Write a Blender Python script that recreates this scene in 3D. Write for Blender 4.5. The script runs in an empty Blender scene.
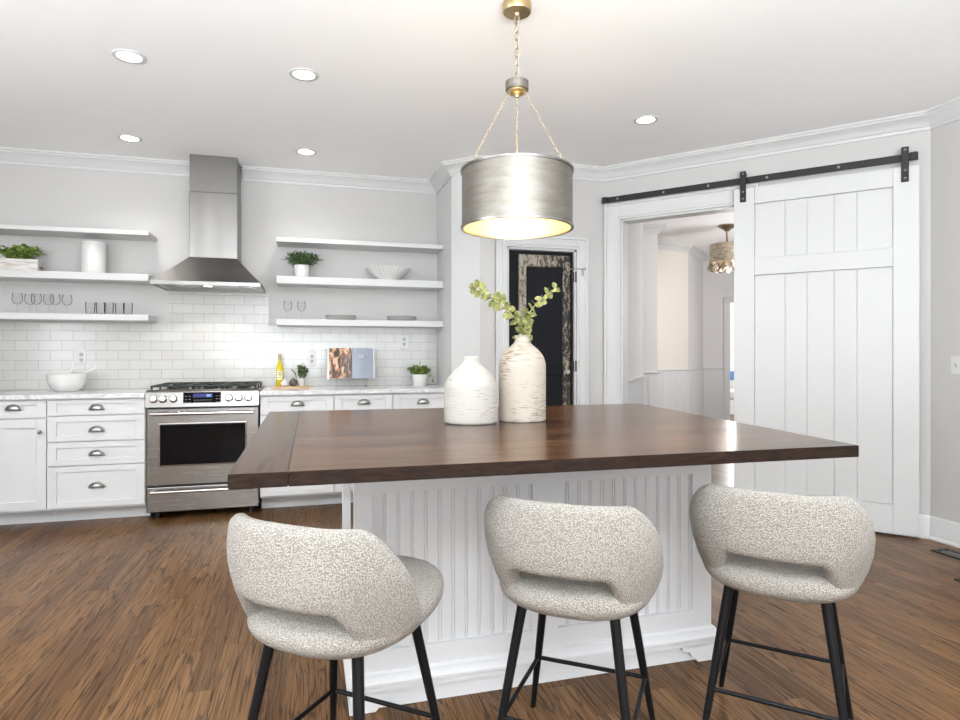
import bpy, bmesh, math, random
from mathutils import Vector, Matrix
random.seed(7)
PI = math.pi
sc = bpy.context.scene
COL = sc.collection

# ---------------------------------------------------------------- camera
cd = bpy.data.cameras.new('camera')
cd.sensor_width = 36.0
cd.lens = 615.0 / 960.0 * 36.0
cd.shift_y = -7.0 / 960.0
cd.clip_start = 0.05
cam = bpy.data.objects.new('camera', cd)
COL.objects.link(cam)
cam.location = (0, 0, 1.2)
cam.rotation_euler = (PI / 2, 0, math.radians(-15.6))
sc.camera = cam

# ---------------------------------------------------------------- light and exposure
sc.view_settings.view_transform = 'Standard'
sc.view_settings.look = 'None'
sc.view_settings.gamma = 1.0
sc.view_settings.exposure = 0.53
sc.cycles.use_denoising = True
sc.cycles.max_bounces = 10
sc.cycles.transparent_max_bounces = 40
sc.cycles.diffuse_bounces = 6
w = bpy.data.worlds.new('daylight')
sc.world = w
w.use_nodes = True
w.node_tree.nodes['Background'].inputs[0].default_value = (0.93, 0.96, 1.0, 1)
w.node_tree.nodes['Background'].inputs[1].default_value = 1.6


def area(name, loc, rot, sx, sy, power, col=(1, 1, 1)):
    l = bpy.data.lights.new(name, 'AREA')
    l.shape = 'RECTANGLE'
    l.size = sx
    l.size_y = sy
    l.energy = power
    l.color = col
    o = bpy.data.objects.new(name, l)
    COL.objects.link(o)
    o.location = loc
    o.rotation_euler = rot
    return o


# daylight through the windows of the wall behind the camera and of the left wall
area('window_daylight', (-0.55, -2.12, 1.5), (PI / 2 + .3, 0, 0), 1.7, 1.7, 22, (0.90, 0.96, 1))
area('window_daylight', (2.1, -2.12, 1.5), (PI / 2 + .3, 0, 0), 1.7, 1.7, 16, (0.90, 0.96, 1))
area('window_daylight', (-3.12, 1.6, 1.5), (0, -PI / 2 - .3, 0), 1.6, 1.7, 40, (0.90, 0.96, 1))
# soft uplight added behind the camera to brighten the ceiling
area('ceiling_fill', (-0.1, -1.1, 1.2), (PI - .12, 0, 0), 3.0, 1.5, 330, (0.88, 0.95, 1))
# fill light added to brighten the hall, then daylight in the far room
area('hall_fill', (5.7, 5.0, 1.7), (PI / 2, 0, math.radians(30)), 1.2, 1.2, 42, (0.97, 0.98, 1))
area('far_room_daylight', (7.6, 9.9, 1.6), (PI / 2, 0, math.radians(170)), 1.2, 1.8, 90, (0.95, 0.98, 1))

# ---------------------------------------------------------------- helpers


def newbm():
    return bmesh.new()


def obj(name, bm, mat, parent=None, smooth=False, angle=None):
    me = bpy.data.meshes.new(name)
    bmesh.ops.recalc_face_normals(bm, faces=bm.faces[:])
    bm.to_mesh(me)
    bm.free()
    mats = mat if isinstance(mat, (list, tuple)) else [mat]
    for m in mats:
        me.materials.append(m)
    if smooth:
        me.polygons.foreach_set('use_smooth', [True] * len(me.polygons))
        if angle:
            me.set_sharp_from_angle(angle=math.radians(angle))
    o = bpy.data.objects.new(name, me)
    COL.objects.link(o)
    if parent is not None:
        o.parent = parent
    return o


def thing(name, label, cat, loc=(0, 0, 0), rz=0.0, group=None):
    o = bpy.data.objects.new(name, None)
    o.empty_display_size = 0.05
    COL.objects.link(o)
    o.location = loc
    o.rotation_euler = (0, 0, rz)
    return tag(o, label, cat, group)


def tag(o, label, cat, group=None):
    o['label'] = label
    o['category'] = cat
    if group:
        o['group'] = group
    return o


def struct(name, bm, mat, smooth=False, angle=None):
    o = obj(name, bm, mat, None, smooth, angle)
    o['kind'] = 'structure'
    return o


def dup(root, loc=None, rz=None, label=None):
    r = root.copy()
    COL.objects.link(r)
    if loc is not None:
        r.location = loc
    if rz is not None:
        r.rotation_euler = (0, 0, rz)
    if label:
        r['label'] = label
    for ch in list(root.children):
        c = ch.copy()
        COL.objects.link(c)
        c.parent = r
        for g in list(ch.children):
            d = g.copy()
            COL.objects.link(d)
            d.parent = c
    return r


def box(bm, x0, x1, y0, y1, z0, z1, bevel=0.0, seg=2, M=None, mi=0):
    n0 = set(bm.faces)
    vs = [bm.verts.new((x, y, z)) for x in (x0, x1) for y in (y0, y1) for z in (z0, z1)]
    idx = [(0, 1, 3, 2), (4, 6, 7, 5), (0, 4, 5, 1), (2, 3, 7, 6), (0, 2, 6, 4), (1, 5, 7, 3)]
    fs = [bm.faces.new([vs[i] for i in f]) for f in idx]
    bmesh.ops.recalc_face_normals(bm, faces=fs)
    if bevel > 0:
        es = list({e for f in fs for e in f.edges})
        bmesh.ops.bevel(bm, geom=es, offset=bevel, segments=seg, affect='EDGES', profile=0.5)
    new = [f for f in bm.faces if f not in n0]
    for f in new:
        f.material_index = mi
    if M is not None:
        bmesh.ops.transform(bm, matrix=M, verts=list({v for f in new for v in f.verts}))
    return new


def prism(bm, pts, a, b, axis='z', mi=0, M=None):
    """pts: polygon; extruded from a to b along the axis."""
    def P(p, t):
        if axis == 'z':
            return (p[0], p[1], t)
        if axis == 'y':
            return (p[0], t, p[1])
        return (t, p[0], p[1])
    lo = [bm.verts.new(P(p, a)) for p in pts]
    hi = [bm.verts.new(P(p, b)) for p in pts]
    n = len(pts)
    fs = [bm.faces.new(lo[::-1]), bm.faces.new(hi)]
    for i in range(n):
        fs.append(bm.faces.new([lo[i], lo[(i + 1) % n], hi[(i + 1) % n], hi[i]]))
    bmesh.ops.recalc_face_normals(bm, faces=fs)
    for f in fs:
        f.material_index = mi
    if M is not None:
        bmesh.ops.transform(bm, matrix=M, verts=lo + hi)
    return fs


def lathe(bm, prof, seg=32, cx=0, cy=0, cz=0, rmod=None, M=None, mi=0):
    rings = []
    allv = []
    for (r, z) in prof:
        if r < 1e-6:
            v = bm.verts.new((cx, cy, cz + z))
            rings.append([v])
            allv.append(v)
        else:
            ring = []
            for k in range(seg):
                a = 2 * PI * k / seg
                rr = r * (rmod(a, z) if rmod else 1.0)
                v = bm.verts.new((cx + rr * math.cos(a), cy + rr * math.sin(a), cz + z))
                ring.append(v)
                allv.append(v)
            rings.append(ring)
    for i in range(len(rings) - 1):
        A, B = rings[i], rings[i + 1]
        for k in range(seg):
            k2 = (k + 1) % seg
            if len(A) == 1 and len(B) == 1:
                continue
            if len(A) == 1:
                f = bm.faces.new([A[0], B[k2], B[k]])
            elif len(B) == 1:
                f = bm.faces.new([A[k], A[k2], B[0]])
            else:
                f = bm.faces.new([A[k], A[k2], B[k2], B[k]])
            f.material_index = mi
    if M is not None:
        bmesh.ops.transform(bm, matrix=M, verts=allv)
    return allv


def tube(bm, pts, rad, seg=10, closed=False, caps=True, mi=0):
    pts = [Vector(p) for p in pts]
    n = len(pts)
    rads = rad if isinstance(rad, (list, tuple)) else [rad] * n
    rings = []
    up = None
    for i in range(n):
        if closed:
            t = (pts[(i + 1) % n] - pts[i - 1]).normalized()
        else:
            t = (pts[min(i + 1, n - 1)] - pts[max(i - 1, 0)]).normalized()
        if up is None:
            up = Vector((0, 0, 1)) if abs(t.z) < 0.9 else Vector((1, 0, 0))
        u = t.cross(up)
        if u.length < 1e-5:
            u = t.orthogonal()
        u.normalize()
        v = u.cross(t).normalized()
        up = v
        rings.append([bm.verts.new(pts[i] + rads[i] * (math.cos(2 * PI * k / seg) * u + math.sin(2 * PI * k / seg) * v)) for k in range(seg)])
    m = n if closed else n - 1
    for i in range(m):
        A, B = rings[i], rings[(i + 1) % n]
        for k in range(seg):
            f = bm.faces.new([A[k], A[(k + 1) % seg], B[(k + 1) % seg], B[k]])
            f.material_index = mi
    if caps and not closed:
        bm.faces.new(rings[0][::-1]).material_index = mi
        bm.faces.new(rings[-1]).material_index = mi


def cyl(bm, p0, p1, r, seg=20, r2=None, mi=0):
    tube(bm, [p0, p1], [r, r if r2 is None else r2], seg, mi=mi)


def sweep(bm, path, prof, end0=None, end1=None):
    """profile (d into the room, z) mitred along a plan polyline; the room lies to the right of the direction of travel."""
    n = len(path)
    dirs = []
    for i in range(n - 1):
        d = Vector((path[i + 1][0] - path[i][0], path[i + 1][1] - path[i][1]))
        dirs.append(d.normalized())
    rows = []
    for i in range(n):
        if i == 0:
            d = dirs[0]
            nrm = Vector((d.y, -d.x))
            off = nrm
        elif i == n - 1:
            d = dirs[-1]
            off = Vector((d.y, -d.x))
        else:
            n1 = Vector((dirs[i - 1].y, -dirs[i - 1].x))
            n2 = Vector((dirs[i].y, -dirs[i].x))
            off = (n1 + n2) / (1 + n1.dot(n2))
        rows.append([bm.verts.new((path[i][0] + off.x * p[0], path[i][1] + off.y * p[0], p[1])) for p in prof])
    m = len(prof)
    for i in range(n - 1):
        for k in range(m):
            bm.faces.new([rows[i][k], rows[i][(k + 1) % m], rows[i + 1][(k + 1) % m], rows[i + 1][k]])
    bm.faces.new(rows[0])
    bm.faces.new(rows[-1][::-1])


def frame_M(P, Q, inset=0.0):
    """local x along P->Q, local y away from the room (to the left of travel), z up, origin at P"""
    d = Vector((Q[0] - P[0], Q[1] - P[1], 0)).normalized()
    nrm = Vector((-d.y, d.x, 0))
    M = Matrix.Identity(4)
    M.col[0][:3] = d
    M.col[1][:3] = nrm
    M.col[2][:3] = (0, 0, 1)
    M.col[3][:3] = (P[0], P[1], 0)
    return M


# ---------------------------------------------------------------- materials


def mat(name, col, rough=0.5, metal=0.0, spec=0.5, **kw):
    m = bpy.data.materials.new(name)
    m.use_nodes = True
    b = m.node_tree.nodes['Principled BSDF']
    b.inputs['Base Color'].default_value = (*col, 1)
    b.inputs['Roughness'].default_value = rough
    b.inputs['Metallic'].default_value = metal
    b.inputs['Specular IOR Level'].default_value = spec
    for k, v in kw.items():
        b.inputs[k].default_value = v
    return m


class NT:
    def __init__(s, m):
        s.t = m.node_tree
        s.b = s.t.nodes['Principled BSDF']

    def n(s, typ, **kw):
        nd = s.t.nodes.new(typ)
        for k, v in kw.items():
            if k.startswith('i_'):
                nd.inputs[k[2:].replace('_', ' ')].default_value = v
            else:
                setattr(nd, k, v)
        return nd

    def l(s, a, b):
        s.t.links.new(a, b)

    def coord(s, scale=(1, 1, 1), rot=(0, 0, 0), src='Object'):
        tc = s.n('ShaderNodeTexCoord')
        mp = s.n('ShaderNodeMapping')
        mp.inputs['Scale'].default_value = scale
        mp.inputs['Rotation'].default_value = rot
        s.l(tc.outputs[src], mp.inputs['Vector'])
        return mp.outputs['Vector']

    def math(s, op, a, b=None, c=None):
        nd = s.n('ShaderNodeMath', operation=op)
        for i, v in enumerate((a, b, c)):
            if v is None:
                continue
            if isinstance(v, (int, float)):
                nd.inputs[i].default_value = v
            else:
                s.l(v, nd.inputs[i])
        return nd.outputs[0]

    def noise(s, vec, scale=5, detail=3, rough=0.5, dist=0.0):
        nd = s.n('ShaderNodeTexNoise')
        nd.inputs['Scale'].default_value = scale
        nd.inputs['Detail'].default_value = detail
        nd.inputs['Roughness'].default_value = rough
        nd.inputs['Distortion'].default_value = dist
        s.l(vec, nd.inputs['Vector'])
        return nd.outputs['Fac']

    def ramp(s, fac, stops):
        r = s.n('ShaderNodeValToRGB')
        e = r.color_ramp.elements
        e[0].position, e[0].color = stops[0][0], (*stops[0][1], 1)
        e[1].position, e[1].color = stops[1][0], (*stops[1][1], 1)
        for p, c in stops[2:]:
            q = e.new(p)
            q.color = (*c, 1)
        s.l(fac, r.inputs['Fac'])
        return r.outputs['Color']

    def mix(s, fac, a, b, mode='MIX'):
        m = s.n('ShaderNodeMix', data_type='RGBA', blend_type=mode)
        for sock, v in ((m.inputs[0], fac), (m.inputs[6], a), (m.inputs[7], b)):
            if isinstance(v, (int, float)):
                sock.default_value = v
            elif isinstance(v, tuple):
                sock.default_value = (*v, 1)
            else:
                s.l(v, sock)
        return m.outputs[2]

    def bump(s, h, strength=0.3, dist=0.005):
        b = s.n('ShaderNodeBump')
        b.inputs['Strength'].default_value = strength
        b.inputs['Distance'].default_value = dist
        s.l(h, b.inputs['Height'])
        s.l(b.outputs['Normal'], s.b.inputs['Normal'])

    def col(s, c):
        s.l(c, s.b.inputs['Base Color'])

    def rough(s, c):
        s.l(c, s.b.inputs['Roughness'])


def paint(name, col, rough=0.55, var=0.02):
    m = mat(name, col, rough, spec=0.35)
    t = NT(m)
    v = t.coord()
    f = t.noise(v, 3.0, 3)
    lo = tuple(c * (1 - var) for c in col)
    t.col(t.mix(f, lo, col))
    t.bump(t.noise(v, 220, 2), 0.04, 0.001)
    return m


def wood_planks(name, along, width, length, dark, mid, light, rough, grain=1.0, gap=0.012, coat=0.0, bands=9.0, tint=None, spec=.4, wave=0.42, streak=.12, gfreq=60.0):
    """boards running along local axis 'along' (0=x, 1=y) with per-board tone and stretched grain."""
    m = mat(name, mid, rough, spec=0.5)
    t = NT(m)
    tc = t.n('ShaderNodeTexCoord')
    sp = t.n('ShaderNodeSeparateXYZ')
    t.l(tc.outputs['Object'], sp.inputs[0])
    L = sp.outputs[along]
    W = t.math('ADD', sp.outputs[1 - along], t.math('MULTIPLY', sp.outputs[2], 0.7))
    wv = t.math('DIVIDE', W, width)
    row = t.math('FLOOR', wv)
    wn = t.n('ShaderNodeTexWhiteNoise', noise_dimensions='1D')
    t.l(row, wn.inputs['W'])
    lv = t.math('ADD', t.math('DIVIDE', L, length), t.math('MULTIPLY', wn.outputs['Value'], 9.0))
    pl = t.math('FLOOR', lv)
    cmb = t.n('ShaderNodeCombineXYZ')
    t.l(row, cmb.inputs[0])
    t.l(pl, cmb.inputs[1])
    wn2 = t.n('ShaderNodeTexWhiteNoise', noise_dimensions='2D')
    t.l(cmb.outputs[0], wn2.inputs['Vector'])
    bid = wn2.outputs['Value']
    g = t.n('ShaderNodeCombineXYZ')
    t.l(t.math('MULTIPLY', L, wave), g.inputs[0])
    t.l(t.math('MULTIPLY', W, 7.5), g.inputs[1])
    t.l(t.math('MULTIPLY', bid, 60.0), g.inputs[2])
    n1 = t.noise(g.outputs[0], 3.2, 2, 0.35, 0.6)
    g2 = t.n('ShaderNodeCombineXYZ')
    t.l(t.math('MULTIPLY', L, 1.1), g2.inputs[0])
    t.l(t.math('MULTIPLY', W, gfreq), g2.inputs[1])
    t.l(t.math('MULTIPLY', bid, 33.0), g2.inputs[2])
    n2 = t.noise(g2.outputs[0], 3.0, 4, 0.6)
    # cathedral figure: contour bands of a stretched noise
    band = t.math('FRACT', t.math('MULTIPLY', n1, bands))
    band = t.math('ABSOLUTE', t.math('SUBTRACT', band, 0.5))
    line = t.n('ShaderNodeMapRange', interpolation_type='SMOOTHSTEP')
    line.inputs[1].default_value = 0.0
    line.inputs[2].default_value = 0.2
    t.l(band, line.inputs[0])
    base = t.ramp(bid, [(0.0, dark), (0.45, mid), (1.0, light)])
    c1 = t.mix(t.math('MULTIPLY', t.math('SUBTRACT', 1.0, line.outputs[0]), 0.85 * grain), base, tuple(c * 0.26 for c in dark))
    fine = t.ramp(n2, [(0.33, (0.50, 0.48, 0.46)), (0.64, (1.16, 1.14, 1.10))])
    c2 = t.mix(0.75 * grain, c1, t.mix(1.0, c1, fine, 'MULTIPLY'))
    ew = t.math('ABSOLUTE', t.math('SUBTRACT', t.math('FRACT', wv), 0.5))
    el = t.math('ABSOLUTE', t.math('SUBTRACT', t.math('FRACT', lv), 0.5))
    gw = t.math('GREATER_THAN', ew, 0.5 - gap)
    gl = t.math('GREATER_THAN', el, 0.5 - gap * width / length)
    gp = t.math('MAXIMUM', gw, gl)
    c3 = t.mix(t.math('MULTIPLY', gp, 0.6), c2, tuple(c * 0.25 for c in dark))
    t.col(c3)
    r = t.n('ShaderNodeMapRange')
    r.inputs[3].default_value = rough - 0.06
    r.inputs[4].default_value = rough + 0.1
    t.l(n2, r.inputs[0])
    t.rough(r.outputs[0])
    t.bump(t.math('SUBTRACT', t.math('MULTIPLY', n2, 0.3), gp), streak, 0.002)
    if tint:
        t.b.inputs['Specular Tint'].default_value = (*tint, 1)
        sr = t.n('ShaderNodeMapRange')
        sr.inputs[1].default_value, sr.inputs[2].default_value = 0.34, 0.66
        sr.inputs[3].default_value, sr.inputs[4].default_value = spec * 0.25, spec * 1.6
        t.l(n2, sr.inputs[0])
        t.l(sr.outputs[0], t.b.inputs['Specular IOR Level'])
    if coat:
        m.node_tree.nodes['Principled BSDF'].inputs['Coat Weight'].default_value = coat
        m.node_tree.nodes['Principled BSDF'].inputs['Coat Roughness'].default_value = 0.15
    return m


def steel(name, col=(0.34, 0.325, 0.31), rough=0.24, axis=0, amt=0.05):
    m = mat(name, col, rough, 1.0)
    t = NT(m)
    s = [2, 2, 2]
    for k in range(3):
        if k != axis:
            s[k] = 300
    v = t.coord(tuple(s))
    f = t.noise(v, 1.0, 3)
    t.col(t.mix(f, tuple(c * (1 - amt) for c in col), tuple(min(1, c * (1 + amt)) for c in col)))
    r = t.n('ShaderNodeMapRange')
    r.inputs[3].default_value = rough - 0.05
    r.inputs[4].default_value = rough + 0.08
    t.l(f, r.inputs[0])
    t.rough(r.outputs[0])
    if axis == 2:
        t.bump(t.noise(t.coord((5, 5, .9)), 1.0, 1), 0.5, 0.02)
    return m


WALL = paint('wall_paint', (0.545, 0.532, 0.518), 0.6)
CEIL = paint('ceiling_paint', (0.93, 0.93, 0.93), 0.7)
TRIM = paint('trim_paint', (0.63, 0.63, 0.625), 0.38)
CAB = paint('cabinet_paint', (0.67, 0.67, 0.67), 0.38)
ISL = paint('island_paint', (0.80, 0.805, 0.815), 0.38)
HALLW = paint('hall_paint', (0.65, 0.635, 0.63), 0.6)
HALLB = paint('hall_beige_paint', (0.72, 0.67, 0.60), 0.6)
FLOOR = wood_planks('oak_floor', 1, 0.083, 1.15, (0.115, 0.055, 0.022), (0.165, 0.082, 0.032), (0.215, 0.111, 0.045), 0.30, 1.0, bands=8.0, tint=(1, .88, .76), spec=.26, wave=.5)
TOPW = wood_planks('walnut_top', 0, 0.14, 2.6, (0.044, 0.016, 0.006), (0.080, 0.031, 0.011), (0.135, 0.058, 0.021), 0.19, 0.8, 0.006, tint=(1, .74, .54), streak=.25, gfreq=15.0)
TOPE = wood_planks('walnut_breadboard', 1, 0.2, 2.6, (0.042, 0.017, 0.008), (0.056, 0.023, 0.010), (0.072, 0.031, 0.013), 0.21, 0.6, 0.0, tint=(1, .74, .54), streak=.25, gfreq=15.0)
STEEL_X = steel('brushed_steel', axis=0)
STEEL_Z = steel('brushed_steel_upright', (0.25, 0.24, 0.23), 0.3, axis=2)
STEEL_D = steel('dark_steel', (0.32, 0.31, 0.30), 0.3, 0)
CHROME = mat('chrome', (0.75, 0.74, 0.72), 0.12, 1.0)
PEWTER = mat('pewter', (0.36, 0.35, 0.335), 0.3, 1.0)
IRON = mat('black_iron', (0.022, 0.021, 0.02), 0.45, 0.3)
GRATE = mat('cast_iron', (0.03, 0.034, 0.034), 0.5, 0.2)
LEGM = mat('black_leg_metal', (0.006, 0.006, 0.007), 0.42, 0.0, 0.2)
BLACKG = mat('black_glass', (0.004, 0.004, 0.005), 0.06, 0.0, 0.18)
BLACK = mat('black_plastic', (0.015, 0.015, 0.016), 0.4)
GOLDI = mat('gold_leaf', (0.88, 0.68, 0.34), 0.5, 0.6)
BRASS = mat('aged_brass', (0.58, 0.45, 0.25), 0.33, 1.0)
BRONZE = mat('aged_bronze', (0.30, 0.235, 0.16), 0.4, 1.0)
CHAIN = mat('champagne_chain', (0.62, 0.53, 0.38), 0.35, 1.0)
WHITEC = mat('white_ceramic', (0.70, 0.695, 0.68), 0.25, 0, 0.5)
GREYC = mat('grey_white_ceramic', (0.50, 0.50, 0.49), 0.3)
PLASTIC = mat('white_plastic', (0.66, 0.66, 0.65), 0.35)
DARKS = mat('dark_slot', (0.05, 0.05, 0.05), 0.6)


def thin_glass(name, tint=(0.985, 0.985, 0.985)):
    m = bpy.data.materials.new(name)
    m.use_nodes = True
    nt = m.node_tree
    for nd in list(nt.nodes):
        nt.nodes.remove(nd)
    out = nt.nodes.new('ShaderNodeOutputMaterial')
    mx = nt.nodes.new('ShaderNodeMixShader')
    tr = nt.nodes.new('ShaderNodeBsdfTransparent')
    tr.inputs[0].default_value = (*tint, 1)
    gl = nt.nodes.new('ShaderNodeBsdfGlossy')
    gl.inputs['Roughness'].default_value = 0.04
    lw = nt.nodes.new('ShaderNodeLayerWeight')
    lw.inputs['Blend'].default_value = 0.07
    nt.links.new(lw.outputs['Fresnel'], mx.inputs[0])
    nt.links.new(tr.outputs[0], mx.inputs[1])
    nt.links.new(gl.outputs[0], mx.inputs[2])
    nt.links.new(mx.outputs[0], out.inputs[0])
    return m


GLASS = thin_glass('clear_glass')
ACRYL = thin_glass('clear_acrylic', (0.95, 0.96, 0.96))
OILM = mat('olive_oil', (0.80, 0.66, 0.03), 0.08, 0, 0.5, **{'Transmission Weight': 0.35, 'IOR': 1.45})
CRYST = mat('crystal', (0.9, 0.85, 0.75), 0.05, 0, 0.6, **{'Transmission Weight': 0.7, 'IOR': 1.5})
LABELM = mat('cream_label', (0.85, 0.78, 0.45), 0.5)
BLIND = mat('blue_fabric', (0.10, 0.22, 0.50), 0.7)
SOIL = mat('soil', (0.06, 0.04, 0.03), 0.9)
WHITEROOM = mat('bright_white_paint', (0.9, 0.9, 0.9), 0.6)


def emis(name, col, strength):
    m = mat(name, col, 0.4)
    b = m.node_tree.nodes['Principled BSDF']
    b.inputs['Emission Color'].default_value = (*col, 1)
    b.inputs['Emission Strength'].default_value = strength
    return m


LAMP = emis('lamp_lens', (1, 0.98, 0.94), 6.0)
BULB = emis('warm_bulb', (1, 0.85, 0.55), 9.0)
BLUED = emis('blue_display', (0.012, 0.012, 0.10), 0.7)
DIGIT = emis('display_digits', (0.25, 0.5, 0.95), 1.0)
KEY = mat('key_print', (0.30, 0.31, 0.33), 0.5)


def boucle():
    m = mat('cream_boucle', (0.66, 0.61, 0.55), 0.95, spec=0.15)
    t = NT(m)
    v = t.coord()
    vo = t.n('ShaderNodeTexVoronoi')
    vo.inputs['Scale'].default_value = 240
    t.l(t.n('ShaderNodeTexCoord').outputs['Object'], vo.inputs['Vector'])
    nz = t.noise(v, 380, 3, 0.6, 0.8)
    h = t.math('SUBTRACT', nz, t.math('MULTIPLY', vo.outputs['Distance'], 0.9))
    t.col(t.ramp(h, [(-0.08, (0.36, 0.325, 0.28)), (0.10, (0.53, 0.49, 0.435)), (0.34, (0.62, 0.58, 0.525))]))  # shade in the gaps between the loops is put into the colour
    t.bump(h, 1.0, 0.007)
    t.b.inputs['Sheen Weight'].default_value = 0.25
    return m


BOUCLE = boucle()


def tile_mat():
    m = mat('white_subway_tile', (0.83, 0.82, 0.79), 0.16)
    t = NT(m)
    tc = t.n('ShaderNodeTexCoord')
    sp = t.n('ShaderNodeSeparateXYZ')
    t.l(tc.outputs['Object'], sp.inputs[0])
    cm = t.n('ShaderNodeCombineXYZ')
    t.l(t.math('ADD', sp.outputs[0], 3.03), cm.inputs[0])
    t.l(t.math('SUBTRACT', sp.outputs[2], 0.9145), cm.inputs[1])
    br = t.n('ShaderNodeTexBrick')
    br.inputs['Scale'].default_value = 1.0
    br.inputs['Brick Width'].default_value = 0.157
    br.inputs['Row Height'].default_value = 0.0765
    br.inputs['Mortar Size'].default_value = 0.0016
    br.inputs['Mortar Smooth'].default_value = 0.2
    br.inputs['Color1'].default_value = (0.55, 0.54, 0.52, 1)
    br.inputs['Color2'].default_value = (0.585, 0.575, 0.555, 1)
    br.inputs['Mortar'].default_value = (0.33, 0.325, 0.31, 1)
    t.l(cm.outputs[0], br.inputs['Vector'])
    t.col(br.outputs['Color'])
    t.bump(t.math('SUBTRACT', 1.0, br.outputs['Fac']), 0.5, 0.002)
    return m


def marble_mat():
    m = mat('grey_white_marble', (0.75, 0.75, 0.75), 0.18)
    t = NT(m)
    v = t.coord((1, 1, 1))
    n = t.noise(v, 4.0, 8, 0.65, 1.4)
    n2 = t.noise(v, 30.0, 5, 0.6, 0.6)
    c = t.ramp(n, [(0.36, (0.36, 0.36, 0.37)), (0.47, (0.74, 0.74, 0.74)), (0.53, (0.55, 0.55, 0.56)), (0.60, (0.80, 0.80, 0.79))])
    t.col(t.mix(t.math('MULTIPLY', n2, 0.5), c, (0.60, 0.60, 0.60)))
    return m


def shade_mat():
    m = mat('brushed_nickel_shade', (0.55, 0.52, 0.47), 0.40, 1.0)
    t = NT(m)
    v = t.coord((3, 3, 14))
    f = t.noise(v, 3.0, 6, 0.6, 0.5)
    t.col(t.ramp(f, [(0.3, (0.235, 0.21, 0.18)), (0.5, (0.28, 0.26, 0.23)), (0.7, (0.33, 0.31, 0.28))]))
    r = t.n('ShaderNodeMapRange')
    r.inputs[3].default_value = 0.44
    r.inputs[4].default_value = 0.56
    t.l(f, r.inputs[0])
    t.rough(r.outputs[0])
    return m


def vase_mat(name, base, fleck, thr):
    m = mat(name, base, 0.8, spec=0.2)
    t = NT(m)
    v = t.coord((16, 16, 190))
    f = t.noise(v, 1.3, 6, 0.7, 0.4)
    big = t.noise(t.coord((5, 5, 4)), 1.6, 2)
    mask = t.math('MULTIPLY', f, t.math('ADD', 0.62, t.math('MULTIPLY', big, 0.75)))
    t.col(t.ramp(mask, [(thr, base), (thr + 0.05, fleck), (thr + 0.16, tuple(c * 0.75 for c in fleck))]))
    t.bump(t.noise(t.coord((12, 12, 110)), 1.5, 5, 0.65), 0.5, 0.004)
    return m


def distressed():
    m = mat('chipped_paint', (0.3, 0.25, 0.2), 0.75)
    t = NT(m)
    f = t.noise(t.coord((1, 1, .45)), 38, 8, 0.72, 0.8)
    # the black paint is worn off most on the hinge-less side, least on the right-hand stile
    sp = t.n('ShaderNodeSeparateXYZ')
    t.l(t.n('ShaderNodeTexCoord').outputs['Object'], sp.inputs[0])
    r = t.n('ShaderNodeMapRange')
    r.inputs[1].default_value, r.inputs[2].default_value = 1.65, 2.10
    r.inputs[3].default_value, r.inputs[4].default_value = 0.06, -0.055
    t.l(sp.outputs[0], r.inputs[0])
    g = t.math('ADD', f, r.outputs[0])
    c = t.ramp(g, [(0.42, (0.014, 0.014, 0.014)), (0.47, (0.05, 0.042, 0.034)), (0.50, (0.24, 0.20, 0.15)), (0.60, (0.36, 0.32, 0.26))])
    t.col(c)
    t.bump(f, 0.6, 0.004)
    return m


def leaf_mat(name, a, b):
    m = mat(name, a, 0.5, spec=0.4)
    t = NT(m)
    f = t.noise(t.coord(), 55, 2)
    t.col(t.ramp(f, [(0.35, a), (0.65, b)]))
    t.b.inputs['Subsurface Weight'].default_value = 0.0
    return m


def noise_mat(name, a, b, scale, rough=0.6, stretch=(1, 1, 1), dist=0.0, lo=0.4, hi=0.6):
    m = mat(name, a, rough)
    t = NT(m)
    t.col(t.ramp(t.noise(t.coord(stretch), scale, 5, 0.6, dist), [(lo, a), (hi, b)]))
    return m


TILE = tile_mat()
MARBLE = marble_mat()
SHADE = shade_mat()
VASE_W = vase_mat('chalk_white_ceramic', (0.44, 0.415, 0.38), (0.28, 0.245, 0.20), 0.58)
VASE_T = vase_mat('chalk_cream_ceramic', (0.44, 0.39, 0.33), (0.25, 0.195, 0.14), 0.55)
CHIP = distressed()
DOORB = paint('charcoal_door_paint', (0.010, 0.010, 0.011), 0.5, 0.2)
SLATE = paint('slate_door_panel', (0.012, 0.0125, 0.016), 0.6, 0.2)
for m_ in (DOORB, SLATE):
    m_.node_tree.nodes['Principled BSDF'].inputs['Specular IOR Level'].default_value = 0.12
LEAF_A = leaf_mat('leaf_green', (0.07, 0.14, 0.02), (0.32, 0.42, 0.10))
LEAF_D = leaf_mat('dark_leaf_green', (0.035, 0.075, 0.025), (0.13, 0.21, 0.075))
LEAF_E = leaf_mat('eucalyptus_leaf', (0.07, 0.11, 0.035), (0.33, 0.31, 0.10))
STEM = mat('stem_brown', (0.35, 0.30, 0.12), 0.7)
BOARDW = noise_mat('maple_board', (0.52, 0.33, 0.17), (0.66, 0.46, 0.27), 8, 0.5, (1, 12, 1))
PLANTBOX = noise_mat('whitewashed_wood', (0.50, 0.46, 0.42), (0.72, 0.69, 0.66), 10, 0.7, (1, 4, 5))
FRUIT = noise_mat('avocado_skin', (0.03, 0.035, 0.03), (0.12, 0.11, 0.09), 40, 0.6)
GARLIC = noise_mat('garlic_skin', (0.80, 0.77, 0.74), (0.62, 0.58, 0.60), 14, 0.5, (1, 1, 0.2))
HALLGOLD = noise_mat('mottled_capiz', (0.30, 0.23, 0.15), (0.52, 0.45, 0.34), 22, 0.4, (1, 1, 3))


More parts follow.
